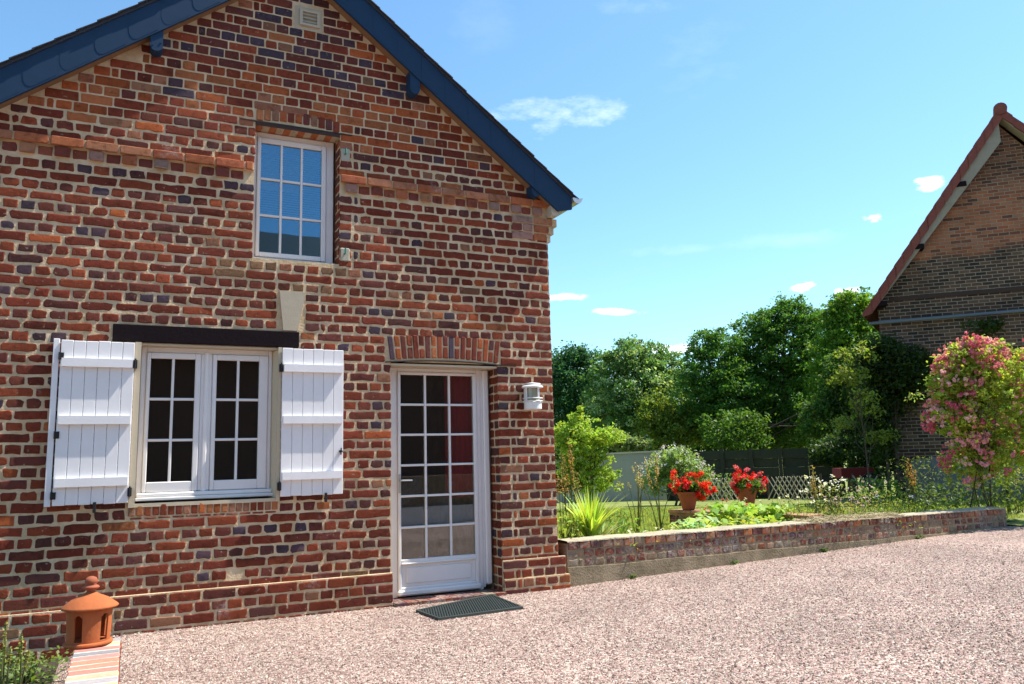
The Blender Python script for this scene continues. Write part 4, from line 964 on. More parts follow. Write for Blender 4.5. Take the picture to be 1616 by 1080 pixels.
# ------------------------------------------------------------------ BARN
def barnbrick():
    m = bpy.data.materials.new('barn_brick'); m.use_nodes = True; n, l = m.node_tree.nodes, m.node_tree.links; b = n['Principled BSDF']; b.inputs['Roughness'].default_value = .92; b.inputs['Specular IOR Level'].default_value = .15
    uv = N(n, 'ShaderNodeUVMap', uv_map='m'); bt = N(n, 'ShaderNodeTexBrick'); bt.offset = .5; bt.inputs['Scale'].default_value = 1; bt.inputs['Brick Width'].default_value = .235; bt.inputs['Row Height'].default_value = .085; bt.inputs['Mortar Size'].default_value = .0095; bt.inputs['Mortar Smooth'].default_value = .3
    nz = N(n, 'ShaderNodeTexNoise'); nz.inputs['Scale'].default_value = 12; nz.inputs['Detail'].default_value = 4; l.new(uv.outputs[0], nz.inputs['Vector'])
    ma = N(n, 'ShaderNodeVectorMath', operation='MULTIPLY_ADD'); l.new(nz.outputs['Color'], ma.inputs[0]); ma.inputs[1].default_value = (.018, .018, 0); l.new(uv.outputs[0], ma.inputs[2]); l.new(ma.outputs[0], bt.inputs['Vector'])
    bt.inputs['Color1'].default_value = (0, 0, 0, 1); bt.inputs['Color2'].default_value = (1, 1, 1, 1); bt.inputs['Mortar'].default_value = (.5, .5, .5, 1); bt.inputs['Bias'].default_value = 0
    sx = N(n, 'ShaderNodeSeparateXYZ'); l.new(uv.outputs[0], sx.inputs[0])
    def ramp(stops):
        r = N(n, 'ShaderNodeValToRGB'); e = r.color_ramp.elements; e[0].position = stops[0][0]; e[0].color = (*stops[0][1], 1); e[1].position = stops[-1][0]; e[1].color = (*stops[-1][1], 1)
        for p, c in stops[1:-1]: q = e.new(p); q.color = (*c, 1)
        l.new(bt.outputs['Color'], r.inputs[0]); return r.outputs[0]
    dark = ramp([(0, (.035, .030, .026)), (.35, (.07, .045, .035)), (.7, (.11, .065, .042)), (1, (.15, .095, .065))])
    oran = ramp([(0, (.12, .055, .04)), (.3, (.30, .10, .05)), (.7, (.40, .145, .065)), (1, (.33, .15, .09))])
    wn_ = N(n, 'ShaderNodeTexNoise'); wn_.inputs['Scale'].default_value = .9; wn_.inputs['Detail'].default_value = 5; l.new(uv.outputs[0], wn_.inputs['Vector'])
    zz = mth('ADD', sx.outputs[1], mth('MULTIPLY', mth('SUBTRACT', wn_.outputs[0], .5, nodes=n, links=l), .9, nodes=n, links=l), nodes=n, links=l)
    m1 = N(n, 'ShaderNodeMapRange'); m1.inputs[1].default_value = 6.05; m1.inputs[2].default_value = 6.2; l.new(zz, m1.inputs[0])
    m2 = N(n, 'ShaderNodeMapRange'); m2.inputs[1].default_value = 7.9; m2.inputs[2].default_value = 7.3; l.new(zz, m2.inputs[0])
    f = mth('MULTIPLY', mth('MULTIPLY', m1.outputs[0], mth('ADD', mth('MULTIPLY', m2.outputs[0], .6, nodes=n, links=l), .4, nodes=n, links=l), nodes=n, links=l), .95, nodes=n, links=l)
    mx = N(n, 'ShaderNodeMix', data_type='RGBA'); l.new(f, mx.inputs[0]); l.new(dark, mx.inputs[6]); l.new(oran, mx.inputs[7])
    mm = N(n, 'ShaderNodeMix', data_type='RGBA'); l.new(bt.outputs['Fac'], mm.inputs[0]); l.new(mx.outputs[2], mm.inputs[6]); mm.inputs[7].default_value = (.30, .25, .18, 1)
    st = N(n, 'ShaderNodeTexNoise'); st.inputs['Scale'].default_value = 1.4; st.inputs['Detail'].default_value = 8; l.new(uv.outputs[0], st.inputs['Vector'])
    sc = N(n, 'ShaderNodeVectorMath', operation='SCALE'); l.new(mm.outputs[2], sc.inputs[0]); l.new(mth('ADD', mth('MULTIPLY', st.outputs[0], 1.1, nodes=n, links=l), .42, nodes=n, links=l), sc.inputs['Scale']); l.new(sc.outputs[0], b.inputs['Base Color'])
    bp = N(n, 'ShaderNodeBump'); bp.invert = True; bp.inputs['Distance'].default_value = .01; l.new(bt.outputs['Fac'], bp.inputs['Height']); l.new(bp.outputs[0], b.inputs['Normal'])
    return m
E0 = at(1385, 540, 20); BU = np.array([.714, -.700, 0.])                # left corner of the gable wall; along-wall direction
BN = np.array([-.700, -.714, 0.])                                       # outward normal (to the camera)
if BN@(CAM-E0) < 0: BN = -BN
def onwall(px, py, out=0.0):
    o = E0+BN*out; d = ray(px, py); t = ((o-CAM)@BN)/(d@BN); p = CAM+d*t; return (p-o)@BU, p[2], p
def barn():
    base = E0*np.array([1, 1, 0])
    e = empty('barn', tuple(base), 'old dark brick barn gable with steep red tiled verge at the right edge', 'barn')
    OV = .30
    ue, ze, _ = onwall(1362, 497, OV); ua, za, _ = onwall(1577, 172, OV); ur, zr, _ = onwall(1616, 200, OV)
    sl1 = (za-ze)/(ua-ue); sl2 = (zr-za)/(ur-ua)
    u_l = onwall(1390, 540)[0]; U1 = ua+(ua-ue)
    print('barn', ue, ze, ua, za, ur, zr, sl1, sl2, u_l)
    sl2 = max(sl2, -1.3)
    zright = za+sl2*(U1-ua)
    BD = np.array([.84, .543, 0])      # the side walls run slightly out of square
    def P(u, z, n=0): return base+BU*u+(BN*n if n > -.5 else BD*(-n))+np.array([0, 0, z])
    drop = .30
    poly = [(u_l, -.6), (U1-.3, -.6), (U1-.3, zright-drop), (ua, za-drop), (u_l, ze+sl1*(u_l-ue)-drop)]
    me = bpy.data.meshes.new('wall'); V = [P(u, z) for u, z in poly]+[P(u, z, -9) for u, z in poly]; n = 5
    F = [tuple(range(5)), tuple(range(9, 4, -1))]+[(i, i+n, (i+1) % n+n, (i+1) % n) for i in range(n)]
    me.from_pydata([tuple(v) for v in V], [], F); uvl = me.uv_layers.new(name='m')
    for p in me.polygons:
        for li in p.loop_indices:
            v = Vector(V[me.loops[li].vertex_index]); 
            if p.index < 2: u = (np.array(v)-base)@BU
            else: u = (np.array(v)-base)@BN
            uvl.data[li].uv = (u, v.z)
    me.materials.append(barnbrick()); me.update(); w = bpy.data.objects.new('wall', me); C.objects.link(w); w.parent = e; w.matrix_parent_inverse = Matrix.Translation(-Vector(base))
    def slab(q, u0, z0, u1, z1, th, n0, n1, mat=0):
        zc = ze-.06
        V = [P(u, max(z, zc), nn) for nn in (n0, n1) for (u, z) in ((u0, z0), (u1, z1), (u1, z1-th), (u0, z0-th))]
        q.add(V, [(0, 1, 2, 3), (7, 6, 5, 4), (0, 4, 5, 1), (1, 5, 6, 2), (2, 6, 7, 3), (3, 7, 4, 0)], mat)
    M_tile = mat('red_clay_tile', (.20, .055, .038), rough=.8, noise=(5, .35), bump=(20, .4, .01))
    # roof planes
    q = MB(); slab(q, ue+.02, ze-.02+.02*sl1, ua, za-.02, .10, OV-.03, -9.3); slab(q, ua, za-.02, U1, zright-.02, .10, OV-.03, -9.3); q.build('roof', M_tile, e)
    # verge tiles: overlapping short lengths
    q = MB(); nt = 17
    for i in range(nt):
        t0, t1 = i/nt, (i+1)/nt+.006; u0, u1 = ue+(ua-ue)*t0, ue+(ua-ue)*t1; z = lambda u: ze+sl1*(u-ue)
        slab(q, u0, z(u0)+.03+.0, u1, z(u1)+.0, .30, OV, OV+.05); slab(q, u0, z(u0)+.055, u1, z(u1)+.025, .06, OV-.2, OV+.055)
    for i in range(14):
        t0, t1 = i/14, (i+1)/14; u0, u1 = ua+(U1-ua)*t0, ua+(U1-ua)*t1; z = lambda u: za+sl2*(u-ua)
        slab(q, u0, z(u0)+.0, u1, z(u1)+.03, .22, OV, OV+.05); slab(q, u0, z(u0)+.03, u1, z(u1)+.06, .06, OV-.2, OV+.055)
    q.build('verge_tiles', M_tile, e)
    q = MB(); q.tube([P(ua, za-.02, OV+.08), P(ua, za-.02, -9.3)], .15, 14); q.build('ridge_tiles', M_tile, e)
    q = MB(); z = lambda u: ze+sl1*(u-ue)
    slab(q, ue+.1, z(ue+.1)-.26, ua, za-.26, .05, .0, OV-.005); slab(q, ua, za-.18, U1, zright-.18, .05, 0, OV-.005); slab(q, ue+.1, z(ue+.1)-.22, ua, za-.22, .04, OV-.05, OV-.01); slab(q, ue+.14, z(ue+.14)-.27, ua-.05, z(ua-.05)-.27, .50, OV-.06, OV-.012); q.build('soffit', mat('grey_beige_board', (.29, .255, .195), rough=.9, noise=(4, .25)), e)  # boards in a darker, greyer beige than the house eaves board
    for (px, py) in ((1515, 293), (1449, 391), (1391, 480)):
        u, zz, _ = onwall(px, py, .15); q = MB(); V = [P(u+s, zz+h, nn) for s in (-.11, .11) for nn in (0, OV+.02) for h in (-.07, .05)]
        q.add(V, [(0, 4, 5, 1), (2, 3, 7, 6), (0, 1, 3, 2), (4, 6, 7, 5), (1, 5, 7, 3), (0, 2, 6, 4)]); q.build('purlin_end', M_timber, e)
    q = MB(); A = onwall(1372, 511, .12)[2]; Bq = onwall(1700, 483, .12)[2]; q.tube([A, (A+Bq)/2, Bq], .042, 10); q.build('gutter_pipe', mat('grey_blue_pipe', (.12, .15, .17), rough=.5), e)
    # pale limewashed base
    q = MB(); u0 = onwall(1440, 760)[0]; poly = [(u0, -.4), (u0+4.6, -.4), (u0+4.6, .95), (u0+1.2, .98), (u0+.5, 1.15), (u0, 1.05)]
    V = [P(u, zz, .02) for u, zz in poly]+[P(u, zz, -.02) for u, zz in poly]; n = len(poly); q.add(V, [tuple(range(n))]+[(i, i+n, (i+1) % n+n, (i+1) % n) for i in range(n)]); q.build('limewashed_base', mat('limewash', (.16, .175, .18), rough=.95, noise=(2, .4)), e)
    q = MB(); u1, z1, _ = onwall(1500, 452); 
    V = [P(u, zz, nn) for u in (u_l+.3, u_l+6) for nn in (0, .03) for zz in (5.05, 5.15)]; q.add(V, [(0, 4, 5, 1), (2, 3, 7, 6), (0, 1, 3, 2), (4, 6, 7, 5), (1, 5, 7, 3), (0, 2, 6, 4)]); q.build('string_course', w.data.materials[0], e)
    q.v and None
    return P
BP = barn()
# climber on the barn corner
def wallell(px, py, out, rx, rz, rd):
    p = onwall(px, py, out)[2]; k = np.linalg.norm(p-CAM)/FOC; return (p[0], p[1], p[2], rx*k, rd, rz*k)
pb = onwall(1400, 790, .6)[2]
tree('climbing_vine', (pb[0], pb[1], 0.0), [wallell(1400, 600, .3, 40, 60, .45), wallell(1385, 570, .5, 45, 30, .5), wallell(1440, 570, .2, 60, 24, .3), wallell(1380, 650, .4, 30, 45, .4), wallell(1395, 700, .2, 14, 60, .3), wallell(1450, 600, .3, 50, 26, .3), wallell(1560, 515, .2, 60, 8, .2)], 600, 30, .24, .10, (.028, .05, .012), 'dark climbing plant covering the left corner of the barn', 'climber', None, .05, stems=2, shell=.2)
pb = onwall(1375, 790, 1.6)[2]
tree('yellowish_tree', (pb[0], pb[1], 0.0), [wallell(1352, 560, 1.4, 20, 14, .5), wallell(1340, 595, 1.4, 22, 16, .5), wallell(1365, 640, 1.4, 24, 26, .5), wallell(1330, 665, 1.4, 18, 10, .4), wallell(1388, 690, 1.2, 16, 20, .4)], 70, 22, .2, .09, (.13, .17, .03), 'loose yellow green branches in front of the barn corner', 'tree', None, .025, stems=1, shell=.2, nlimb=12)
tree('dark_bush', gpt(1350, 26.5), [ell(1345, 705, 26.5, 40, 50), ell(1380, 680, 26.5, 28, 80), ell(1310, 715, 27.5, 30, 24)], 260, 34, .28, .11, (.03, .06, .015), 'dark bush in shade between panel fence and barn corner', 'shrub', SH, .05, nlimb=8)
# ------------------------------------------------------------------ rose bush and its pole
def rose():
    D = 11.9; base = at(1560, 800, D); base[2] = .33; print('rose', base)
    ells = [ell(1545, 620, D, 68, 82, 62), ell(1520, 585, D, 40, 45, 40), ell(1585, 600, D, 60, 62, 50), ell(1510, 660, D, 42, 50, 40), ell(1580, 710, D, 60, 55, 45), ell(1640, 640, D, 60, 95, 50), ell(1530, 730, D, 45, 35, 36), ell(1500, 610, D, 32, 50, 34), ell(1545, 570, D, 50, 34, 36)]
    e = tree('rose_bush', base, ells, 980, 28, .10, .054, (.24, .31, .05), 'tall rambling rose bush full of pink flower clusters at the end of the low wall', 'rose bush', None, .011, stems=5, shell=.25, nlimb=34, jit=1.25, aspect=.6, trunk_top=.7)
    cl = shell_pts(ells, 330, .70, 1.12); dd_ = rng.normal(0, 1, (180, 3)); dd_ /= np.linalg.norm(dd_, axis=1)[:, None]; EE = np.array(ells)[rng.integers(0, len(ells), 180)]; cl[150:] = EE[:, :3]+dd_*EE[:, 3:6]*rng.uniform(.8, 1.08, (180, 1)); pk = np.array([(.76, .29, .38), (.80, .40, .47), (.84, .54, .59), (.70, .18, .30)])
    cl = cl[np.argsort((cl-CAM)@FW)]; rest = []
    for i, c in enumerate(cl):
        m = int(rng.integers(2, 8) if i % 7 else 14); hd = c+rng.normal(0, .034 if i % 7 else .06, (m, 3)); base_c = pk[rng.integers(0, 4)]
        P = np.repeat(hd, 13, 0); off = rng.normal(0, 1, P.shape); off /= np.linalg.norm(off, axis=1)[:, None]; P = P+off*.018
        V = leaf_quads(P, .033, up=0, aspect=1.0); hc = base_c*rng.uniform(.8, 1.15, (len(P), 1))
        if i < 100: fastmesh('flower_cluster', V, 4, M_petal, hc, e)
        else: rest.append((V, hc))
    fastmesh('flower_clusters', np.concatenate([r[0] for r in rest]), 4, M_petal, np.concatenate([r[1] for r in rest]), e)['kind'] = 'stuff'
    # slender outstretched shoot with pale leaves
    s0 = at(1470, 620, D-.2); q = MB(); tip = at(1428, 629, D-.3); q.tube([at(1500, 605, D), s0, (s0+tip)/2+np.array([0, 0, .05]), tip], [.006, .005, .004, .003], 5); q.build('shoot', M_bark, e)
    Pn = s0+(tip-s0)*rng.random((60, 1))+rng.normal(0, .03, (60, 3)); fastmesh('shoot_leaves', leaf_quads(Pn, .05), 4, M_leaf, greens(60, (.2, .26, .06)), e)
    return D
RD = rose()
pp = atz(1592, 799, .36); q = MB(); q.tube([pp+np.array([0, 0, -.1]), pp+np.array([.0, 0, .5]), pp+np.array([-.02, 0, 1.5])], .022, 8)
tag(q.build('support_pole', M_iron), 'thin dark upright pole at the right end of the low wall', 'pole')

# ------------------------------------------------------------------ flower pots with geraniums
M_stem = mat('green_stem', (.10, .16, .04))
def potted(c, k, label, cols, seed, wide, droop=False):
    e = empty('geranium_pot', tuple(c), label, 'flower pot', 'potted red geraniums on the planter wall')
    x, y, z = c; H = .285*k
    prof = [(0, z), (.085*k, z), (.098*k, z+.01), (.135*k, z+H*.55), (.160*k, z+H*.85), (.172*k, z+H*.86), (.176*k, z+H), (.160*k, z+H), (.150*k, z+H*.88), (0, z+H*.88)]
    part('pot', M_terra_old, e, lambda q: q.lathe(prof, x, y, 36), smooth=False)
    ctr = np.array([x, y, z+H+.07*k]); el = [(x, y, z+H+.05*k, .20*k, .20*k, .12*k), (x+.10*wide, y-.05*wide, z+H+.02*k, .14*k, .14*k, .12*k)]
    cc, P = crown_points(el, 90, 10, .07*k, .3, .8)
    fastmesh('leaves', leaf_quads(P, .055, aspect=.95), 4, M_leaf, greens(len(P), (.07, .13, .03)), e)
    R2 = RT*np.array([1, 1, 0])
    F = np.array([x, y, z+H+.15*k])+rng.normal(0, 1, (52, 3))*np.array([.13, .13, .065])*k
    F[:10] = np.array([x, y, z+H+.03*k])+R2*(.27*k*wide)+rng.normal(0, .055*k, (10, 3))
    F[10:18] = np.array([x, y, z+H+.04*k])-R2*(.17*k)+rng.normal(0, .05*k, (8, 3))
    for f in F:
        q = MB(); q.tube([(x+rng.normal(0, .03), y, z+H), tuple((f+np.array([x, y, z+H]))/2+rng.normal(0, .01, 3)), tuple(f)], .003, 4); q.build('stem', M_stem, e)
        off = rng.normal(0, 1, (34, 3)); off /= np.linalg.norm(off, axis=1)[:, None]; Pn = f+off*.044*k*rng.uniform(.4, 1.1, (34, 1))
        fastmesh('flower_head', leaf_quads(Pn, .033*k, up=0, aspect=.95), 4, M_petal, np.array(cols)[rng.integers(0, len(cols))]*rng.uniform(.8, 1.15, (34, 1)), e)
u1 = (at(1088, 803, 12.6)-W1)@((W2-W1)/np.linalg.norm(W2-W1))
c1 = WP(.28, .472, -.14); potted(c1, .98, 'left terracotta pot of bright red geraniums on the planter wall', [(.75, .03, .02), (.65, .02, .04), (.8, .06, .02)], 1, 1.0)
c2 = WP(up2+.10, C2[2]+.002, -.18); potted(c2, .92, 'right terracotta pot of red and pink geraniums, tilting out over leaves', [(.8, .03, .01), (.75, .02, .02), (.72, .15, .2), (.7, .04, .06)], 2, .9)

# ------------------------------------------------------------------ bed plants
def blades(name, c, n, h, spread, col, label, cat, group=None, w=.03, curve=.6):
    e = empty(name, tuple(c), label, cat, group); q = MB()
    for i in range(n):
        a = rng.uniform(0, 6.283); L = h*rng.uniform(.6, 1.1); lean = spread*rng.uniform(.1, 1)*L; d = np.array([math.cos(a), math.sin(a), 0]); side = np.array([-d[1], d[0], 0])*w*.5*rng.uniform(.6, 1.2)
        b0 = np.array(c)+d*.04*rng.random(); V = []; m = 5
        for k in range(m+1):
            t = k/m; p = b0+d*lean*t**1.7+np.array([0, 0, L*(t-curve*.45*t*t*(lean/L))]); ww = side*(1-t**2.2)+side*.03; V += [p-ww, p+ww]
        q.add(V, [(2*k, 2*k+1, 2*k+3, 2*k+2) for k in range(m)], 0, greens(1, col)[0])
    q.build('leaves', M_leaf, e); return e
def stalks(name, c, n, h, spread, label, cat, group=None, head=(.30, .20, .09), hl=.3, stem=(.16, .17, .06), hr=.012):
    e = empty(name, tuple(c), label, cat, group)
    for i in range(n):
        a = rng.uniform(0, 6.283); L = h*rng.uniform(.65, 1.08); d = np.array([math.cos(a), math.sin(a), 0])*spread*rng.random()*L; b0 = np.array(c)+rng.normal(0, .03, 3)*np.array([1, 1, 0]); m = b0+d*.35+np.array([0, 0, L*.5]); t = b0+d+np.array([0, 0, L])
        q = MB(); q.tube([b0, m, t], [.006, .005, .003], 5, col=np.array(stem))
        k = int(50*hl/.3); s = rng.random((k, 1))**.8*hl; P = t-(t-m)/np.linalg.norm(t-m)*s*L+rng.normal(0, hr, (k, 3))
        q.add(leaf_quads(P, .024, aspect=.6), [(4*j, 4*j+1, 4*j+2, 4*j+3) for j in range(k)], 0, np.repeat(greens(k, head, .3), 4, 0))
        q.build('stalk', M_leaf, e)
    return e
def clump(name, c, n, R, h, size, col, label, cat, group=None, flower=None, nf=0, aspect=.55, up=.25):
    e = empty(name, tuple(c), label, cat, group); c = np.array(c)
    P = c+np.stack([rng.normal(0, R*.5, n), rng.normal(0, R*.5, n), h*rng.random(n)**.8], 1); q = MB()
    for p in P[:40]: q.tube([c+(p-c)*np.array([.4, .4, 0]), p], .003, 4, col=np.array((.10, .13, .04)))
    q.build('stems', M_leaf, e); fastmesh('leaves', leaf_quads(P, size, aspect=aspect, up=up), 4, M_leaf, greens(n, col), e)
    if flower is not None:
        F = c+np.stack([rng.normal(0, R*.5, nf), rng.normal(0, R*.5, nf), h*(.85+.4*rng.random(nf))], 1)
        for f in F:
            q = MB(); q.tube([c+(f-c)*np.array([.6, .6, .2]), f], .0025, 4, col=np.array((.12, .15, .05)))
            q.add(leaf_quads(np.repeat(f[None], 7, 0)+rng.normal(0, .012, (7, 3)), .03, up=1.5, aspect=.9), [(4*j, 4*j+1, 4*j+2, 4*j+3) for j in range(7)], 0, np.array(flower)); q.build('flower', M_petal, e)
    return e
def bp(px, y):      # a point of the flower bed at world y in image column px
    d = ray(px, 800); t = (y-CAM[1])/d[1]; p = CAM+d*t; return (p[0], p[1], zlawn(p[0], p[1])+.0)
BG = 'perennials in the bed behind the low wall'
blades('daylily', bp(930, .55), 120, .66, .85, (.30, .40, .07), 'arching bright green strap leaves just right of the house corner', 'plant', BG, .040)
blades('daylily', bp(946, .55), 40, .34, 1.1, (.30, .34, .16), 'low pale arching leaves flopping to the wall top beside the strap leaves', 'plant', BG, .034)
stalks('dock_stalks', bp(908, .9), 7, 1.25, .12, 'tall brown seed stalks rising through the strap leaves', 'plant', BG)
stalks('dock_stalks', bp(888, .6), 4, 1.0, .05, 'brown seed stalks touching the house corner', 'plant', BG)
clump('leafy_perennial', bp(968, .9), 200, .28, .36, .09, (.15, .24, .05), 'bushy willow leaved perennial right of the strap leaves', 'plant', BG, aspect=.28)
clump('leafy_perennial', bp(895, .45), 160, .2, .35, .07, (.22, .30, .06), 'small light green plant in the corner of house and wall', 'plant', BG, aspect=.4)
stalks('grass_stalks', bp(1005, 1.3), 9, 1.0, .35, 'thin leaning dry grass stems left of the flowering shrub', 'plant', BG, head=(.32, .27, .14), hl=.12)
stalks('grass_stalks', bp(1040, 1.5), 9, 1.05, .4, 'thin leaning dry stems before the pale lilac shrub', 'plant', BG, head=(.35, .24, .12), hl=.25)
clump('white_flowers', bp(1020, .5), 200, .4, .12, .05, (.20, .26, .08), 'low green plant dotted with a few white flowers', 'plant', BG, (.75, .75, .62), 12, aspect=.3)
clump('low_greenery', bp(985, .35), 180, .4, .08, .05, (.22, .28, .08), 'fine low greenery along the wall between strap leaves and white flowers', 'plant', BG, aspect=.3)
clump('silver_leaf_plant', bp(1098, .55), 120, .26, .24, .12, (.30, .42, .22), 'broad silvery green leaves right behind the wall below the left pot', 'plant', BG, aspect=.45, up=1.2)
clump('squash_plant', bp(1150, 1.2), 300, .36, .36, .12, (.20, .30, .07), 'leafy bush with red tinges below the right geranium pot', 'plant', BG, (.5, .12, .06), 8, aspect=.7, up=.9)
clump('squash_plant', bp(1208, 1.25), 260, .32, .34, .12, (.24, .34, .07), 'broad leaved yellow green plant right of the geranium pots', 'plant', BG, aspect=.7, up=.9)
clump('leafy_perennial', bp(1175, .6), 200, .45, .22, .09, (.26, .33, .06), 'bright low leaves spilling along the wall under the pots', 'plant', BG, aspect=.6, up=.9)
clump('meadow_flowers', bp(1255, 1.0), 380, .45, .38, .05, (.19, .25, .08), 'feathery green clump with white flowers left of the daisies', 'plant', BG, (.8, .8, .65), 10, aspect=.3)
clump('daisies', bp(1305, 1.4), 360, .4, .58, .05, (.17, .20, .07), 'clump of tall white daisies in the middle of the bed', 'plant', BG, (.85, .85, .80), 34, aspect=.3)
clump('meadow_flowers', bp(1335, 1.0), 560, .5, .34, .045, (.25, .24, .10), 'tangled pinkish dry meadow plants right of the daisies', 'plant', BG, (.5, .38, .4), 24, aspect=.3)
clump('meadow_flowers', bp(1385, 1.2), 600, .5, .5, .05, (.18, .23, .05), 'green bushy clump before the third lattice fence', 'plant', BG, (.6, .45, .5), 10, aspect=.35)
clump('meadow_flowers', bp(1430, 1.1), 520, .5, .32, .05, (.19, .24, .05), 'low yellow green weeds left of the rose bush', 'plant', BG, (.55, .55, .75), 5, aspect=.4)
stalks('dock_stalks', bp(1290, 1.2), 6, .85, .12, 'rusty seed spikes standing left of the daisies', 'plant', BG, head=(.30, .22, .08))
stalks('dock_stalks', bp(1440, 1.3), 5, 1.15, .25, 'two curved tall rusty seed stalks before the barn base', 'plant', BG, head=(.36, .20, .07))
clump('bean_plants', gpt(1390, 19), 500, .75, .62, .09, (.14, .24, .04), 'bright leaves growing through the lattice near the barn', 'plant', None, aspect=.7, up=.7)
clump('bean_plants', gpt(1130, 27.5), 400, 1.2, .9, .11, (.10, .16, .04), 'leafy plants behind the lattice between the geraniums', 'plant', None, aspect=.7)
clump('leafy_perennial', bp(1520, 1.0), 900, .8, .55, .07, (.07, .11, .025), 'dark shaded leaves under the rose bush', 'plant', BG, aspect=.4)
clump('leafy_perennial', bp(1350, .5), 360, .55, .16, .05, (.24, .30, .08), 'short grass tuft along the wall top before the straw', 'plant', BG, aspect=.3)
clump('leafy_perennial', bp(1460, 1.9), 520, .45, 1.0, .06, (.09, .12, .03), 'upright wispy plants before the pale barn base', 'plant', BG, aspect=.25)
clump('leafy_perennial', bp(1585, .9), 500, .4, .8, .06, (.09, .13, .03), 'dark greenery beside the upright pole', 'plant', BG, aspect=.5)
stalks('grass_stalks', bp(1610, .9), 9, 1.0, .6, 'arching pale stems at the right edge beyond the pole', 'plant', BG, head=(.35, .33, .18), hl=.5)
# straw lying over the wall
q = MB(); s0 = np.array(aty(1425, 803, .15))
for i in range(420):
    c = np.array([rng.uniform(7.55, 9.15), rng.normal(.10, .09), .468+abs(rng.normal(0, .016))]); d = rng.normal(0, 1, 3); d[2] *= .18; d[0] *= 1.8; d /= np.linalg.norm(d); L = rng.uniform(.05, .16)
    q.tube([c-d*L, c+rng.normal(0, .006, 3), c+d*L+np.array([0, 0, -.01])], .0028, 3, col=np.array((.50, .42, .24))*rng.uniform(.7, 1.1))
tag(q.build('dry_straw', mat('straw', attr=True, rough=.8)), 'heap of dry pale straw lying on top of the low wall', 'straw', kind='stuff')
for k_, (wx, sz) in enumerate(((4.9, .03), (6.3, .035), (7.7, .03), (9.4, .045))):
    clump('weed', (wx, -.035, zg(wx)), 26, .06, .035+sz*.3, sz, (.09, .15, .04), ('small weed against the cement footing near the house', 'small weed at the wall foot below the left geranium', 'small weed at the wall foot below the white daisies', 'larger weed at the wall foot below the straw')[k_], 'weed', 'weeds along the foot of the low wall', aspect=.5)
# weed at wall foot, plants in the lower left corner
clump('weed', (*atz(1022, 899, .03)[:2], zg(5.0)), 34, .09, .06, .05, (.10, .22, .03), 'tiny green weed at the foot of the low wall', 'weed', None, aspect=.6)
soil = MB(); soil.add([(-3.0, -5.5, -.145), (-.240, -5.5, -.145), (-.240, -.02, -.145), (-3.0, -.02, -.145)], [(0, 1, 2, 3)]); tag(soil.build('bed_soil', M_soil), kind='structure')
for (x, y, n, R, h, s, c, lab) in ((-1.05, -.9, 420, .4, .28, .045, (.14, .20, .06), 'weeds growing at the foot of the house wall at the left edge'), (-.6, -.6, 300, .3, .16, .04, (.12, .18, .05), 'low weeds at the wall foot behind the lantern'), (-.62, -1.9, 420, .30, .24, .045, (.15, .25, .05), 'leafy green weeds left of the terracotta lantern'), (-.95, -1.75, 380, .30, .2, .04, (.20, .28, .10), 'pale green leaves in the bottom left corner'), (-.50, -2.4, 160, .12, .20, .04, (.24, .36, .08), 'small fresh leaves beside the brick edging')):
    clump('weed', (x, y, -.145), n, R, h, s, c, lab, 'weed', 'weeds in the lower left bed', aspect=.6, up=.6)
stalks('grass_stalks', (-.60, -1.5, -.145), 8, .5, .25, 'thin green grass stems rising left of the lantern', 'plant', 'weeds in the lower left bed', head=(.25, .26, .10), hl=.25, hr=.004)
stalks('grass_stalks', (-.36, -2.4, -.145), 5, .34, .2, 'short grass spikes against the brick edging', 'plant', 'weeds in the lower left bed', head=(.30, .33, .10), hl=.3, hr=.004)
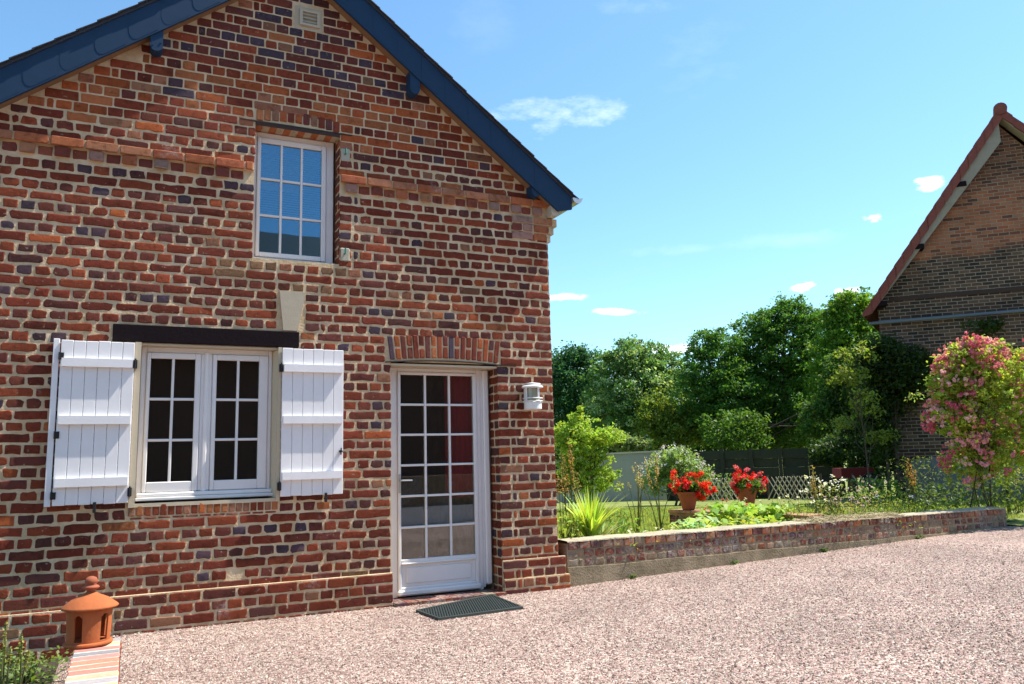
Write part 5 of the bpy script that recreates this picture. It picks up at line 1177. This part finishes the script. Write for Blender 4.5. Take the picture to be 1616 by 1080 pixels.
# lawn blades
n = 60000; D = rng.uniform(8.5, 30, n*2); px = rng.uniform(870, 1616, n*2)
B0 = CAM+(FW[None]+((px-808)/FOC)[:, None]*RT[None])*D[:, None]; ok = (B0[:, 1] > .35)&((B0-E0)@BN > .3); B0 = B0[ok][:n]; n = len(B0)
B0[:, 2] = [zlawn(x, y)+.02*math.sin(x*1.3)*math.sin(y*.9) for x, y in B0[:, :2]]
h = rng.uniform(.03, .075, n); d = rng.normal(0, .02, (n, 2)); a = rng.uniform(0, 6.28, n); w = .006+.0008*D[ok][:n]
V = np.zeros((n, 3, 3)); V[:, 0] = B0; V[:, 1] = B0; V[:, 2] = B0; V[:, 0, 0] -= np.cos(a)*w; V[:, 0, 1] -= np.sin(a)*w; V[:, 1, 0] += np.cos(a)*w; V[:, 1, 1] += np.sin(a)*w; V[:, 2, :2] += d; V[:, 2, 2] += h; V[:, :2, 2] -= .01
tag(fastmesh('grass', V.reshape(-1, 3), 3, M_leaf, greens(n, (.22, .26, .075), .3)), 'short mown lawn grass', 'grass', kind='stuff')

# ------------------------------------------------------------------ what stands across the yard, seen mirrored in the panes
def across():
    e = empty('yard_wall', (8, -8.3, 0), 'brick yard wall with pale base, mirrored in the lower door panes', 'wall')
    q = MB(); q.box(2.2, 16, -8.5, -8.2, .42, 1.05, 0); q.build('wall', M_brick_dirty, e)
    me = e.children[0].data; a = me.color_attributes.new('bc', 'FLOAT_COLOR', 'POINT'); a.data.foreach_set('color', [.25, .18, .11, 1]*len(me.vertices))
    q = MB(); q.box(2.2, 16, -8.52, -8.16, -.1, .42); q.build('base', M_white, e)
    e = empty('outbuilding', (8, -22, 0), 'long outbuilding with dark roof, mirrored in the upper window', 'outbuilding')
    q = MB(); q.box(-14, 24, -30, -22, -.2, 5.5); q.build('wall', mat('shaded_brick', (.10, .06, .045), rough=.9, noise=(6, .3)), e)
    q = MB(); V = [(x, y, z) for x in (-14.5, 24.5) for (y, z) in ((-21.4, 5.2), (-26, 11.2), (-30.6, 5.2), (-26, 10.9))]; q.add(V, [(0, 4, 5, 1), (1, 5, 6, 2), (0, 1, 2, 3), (4, 7, 6, 5)]); q.build('roof', M_slate, e)
across()
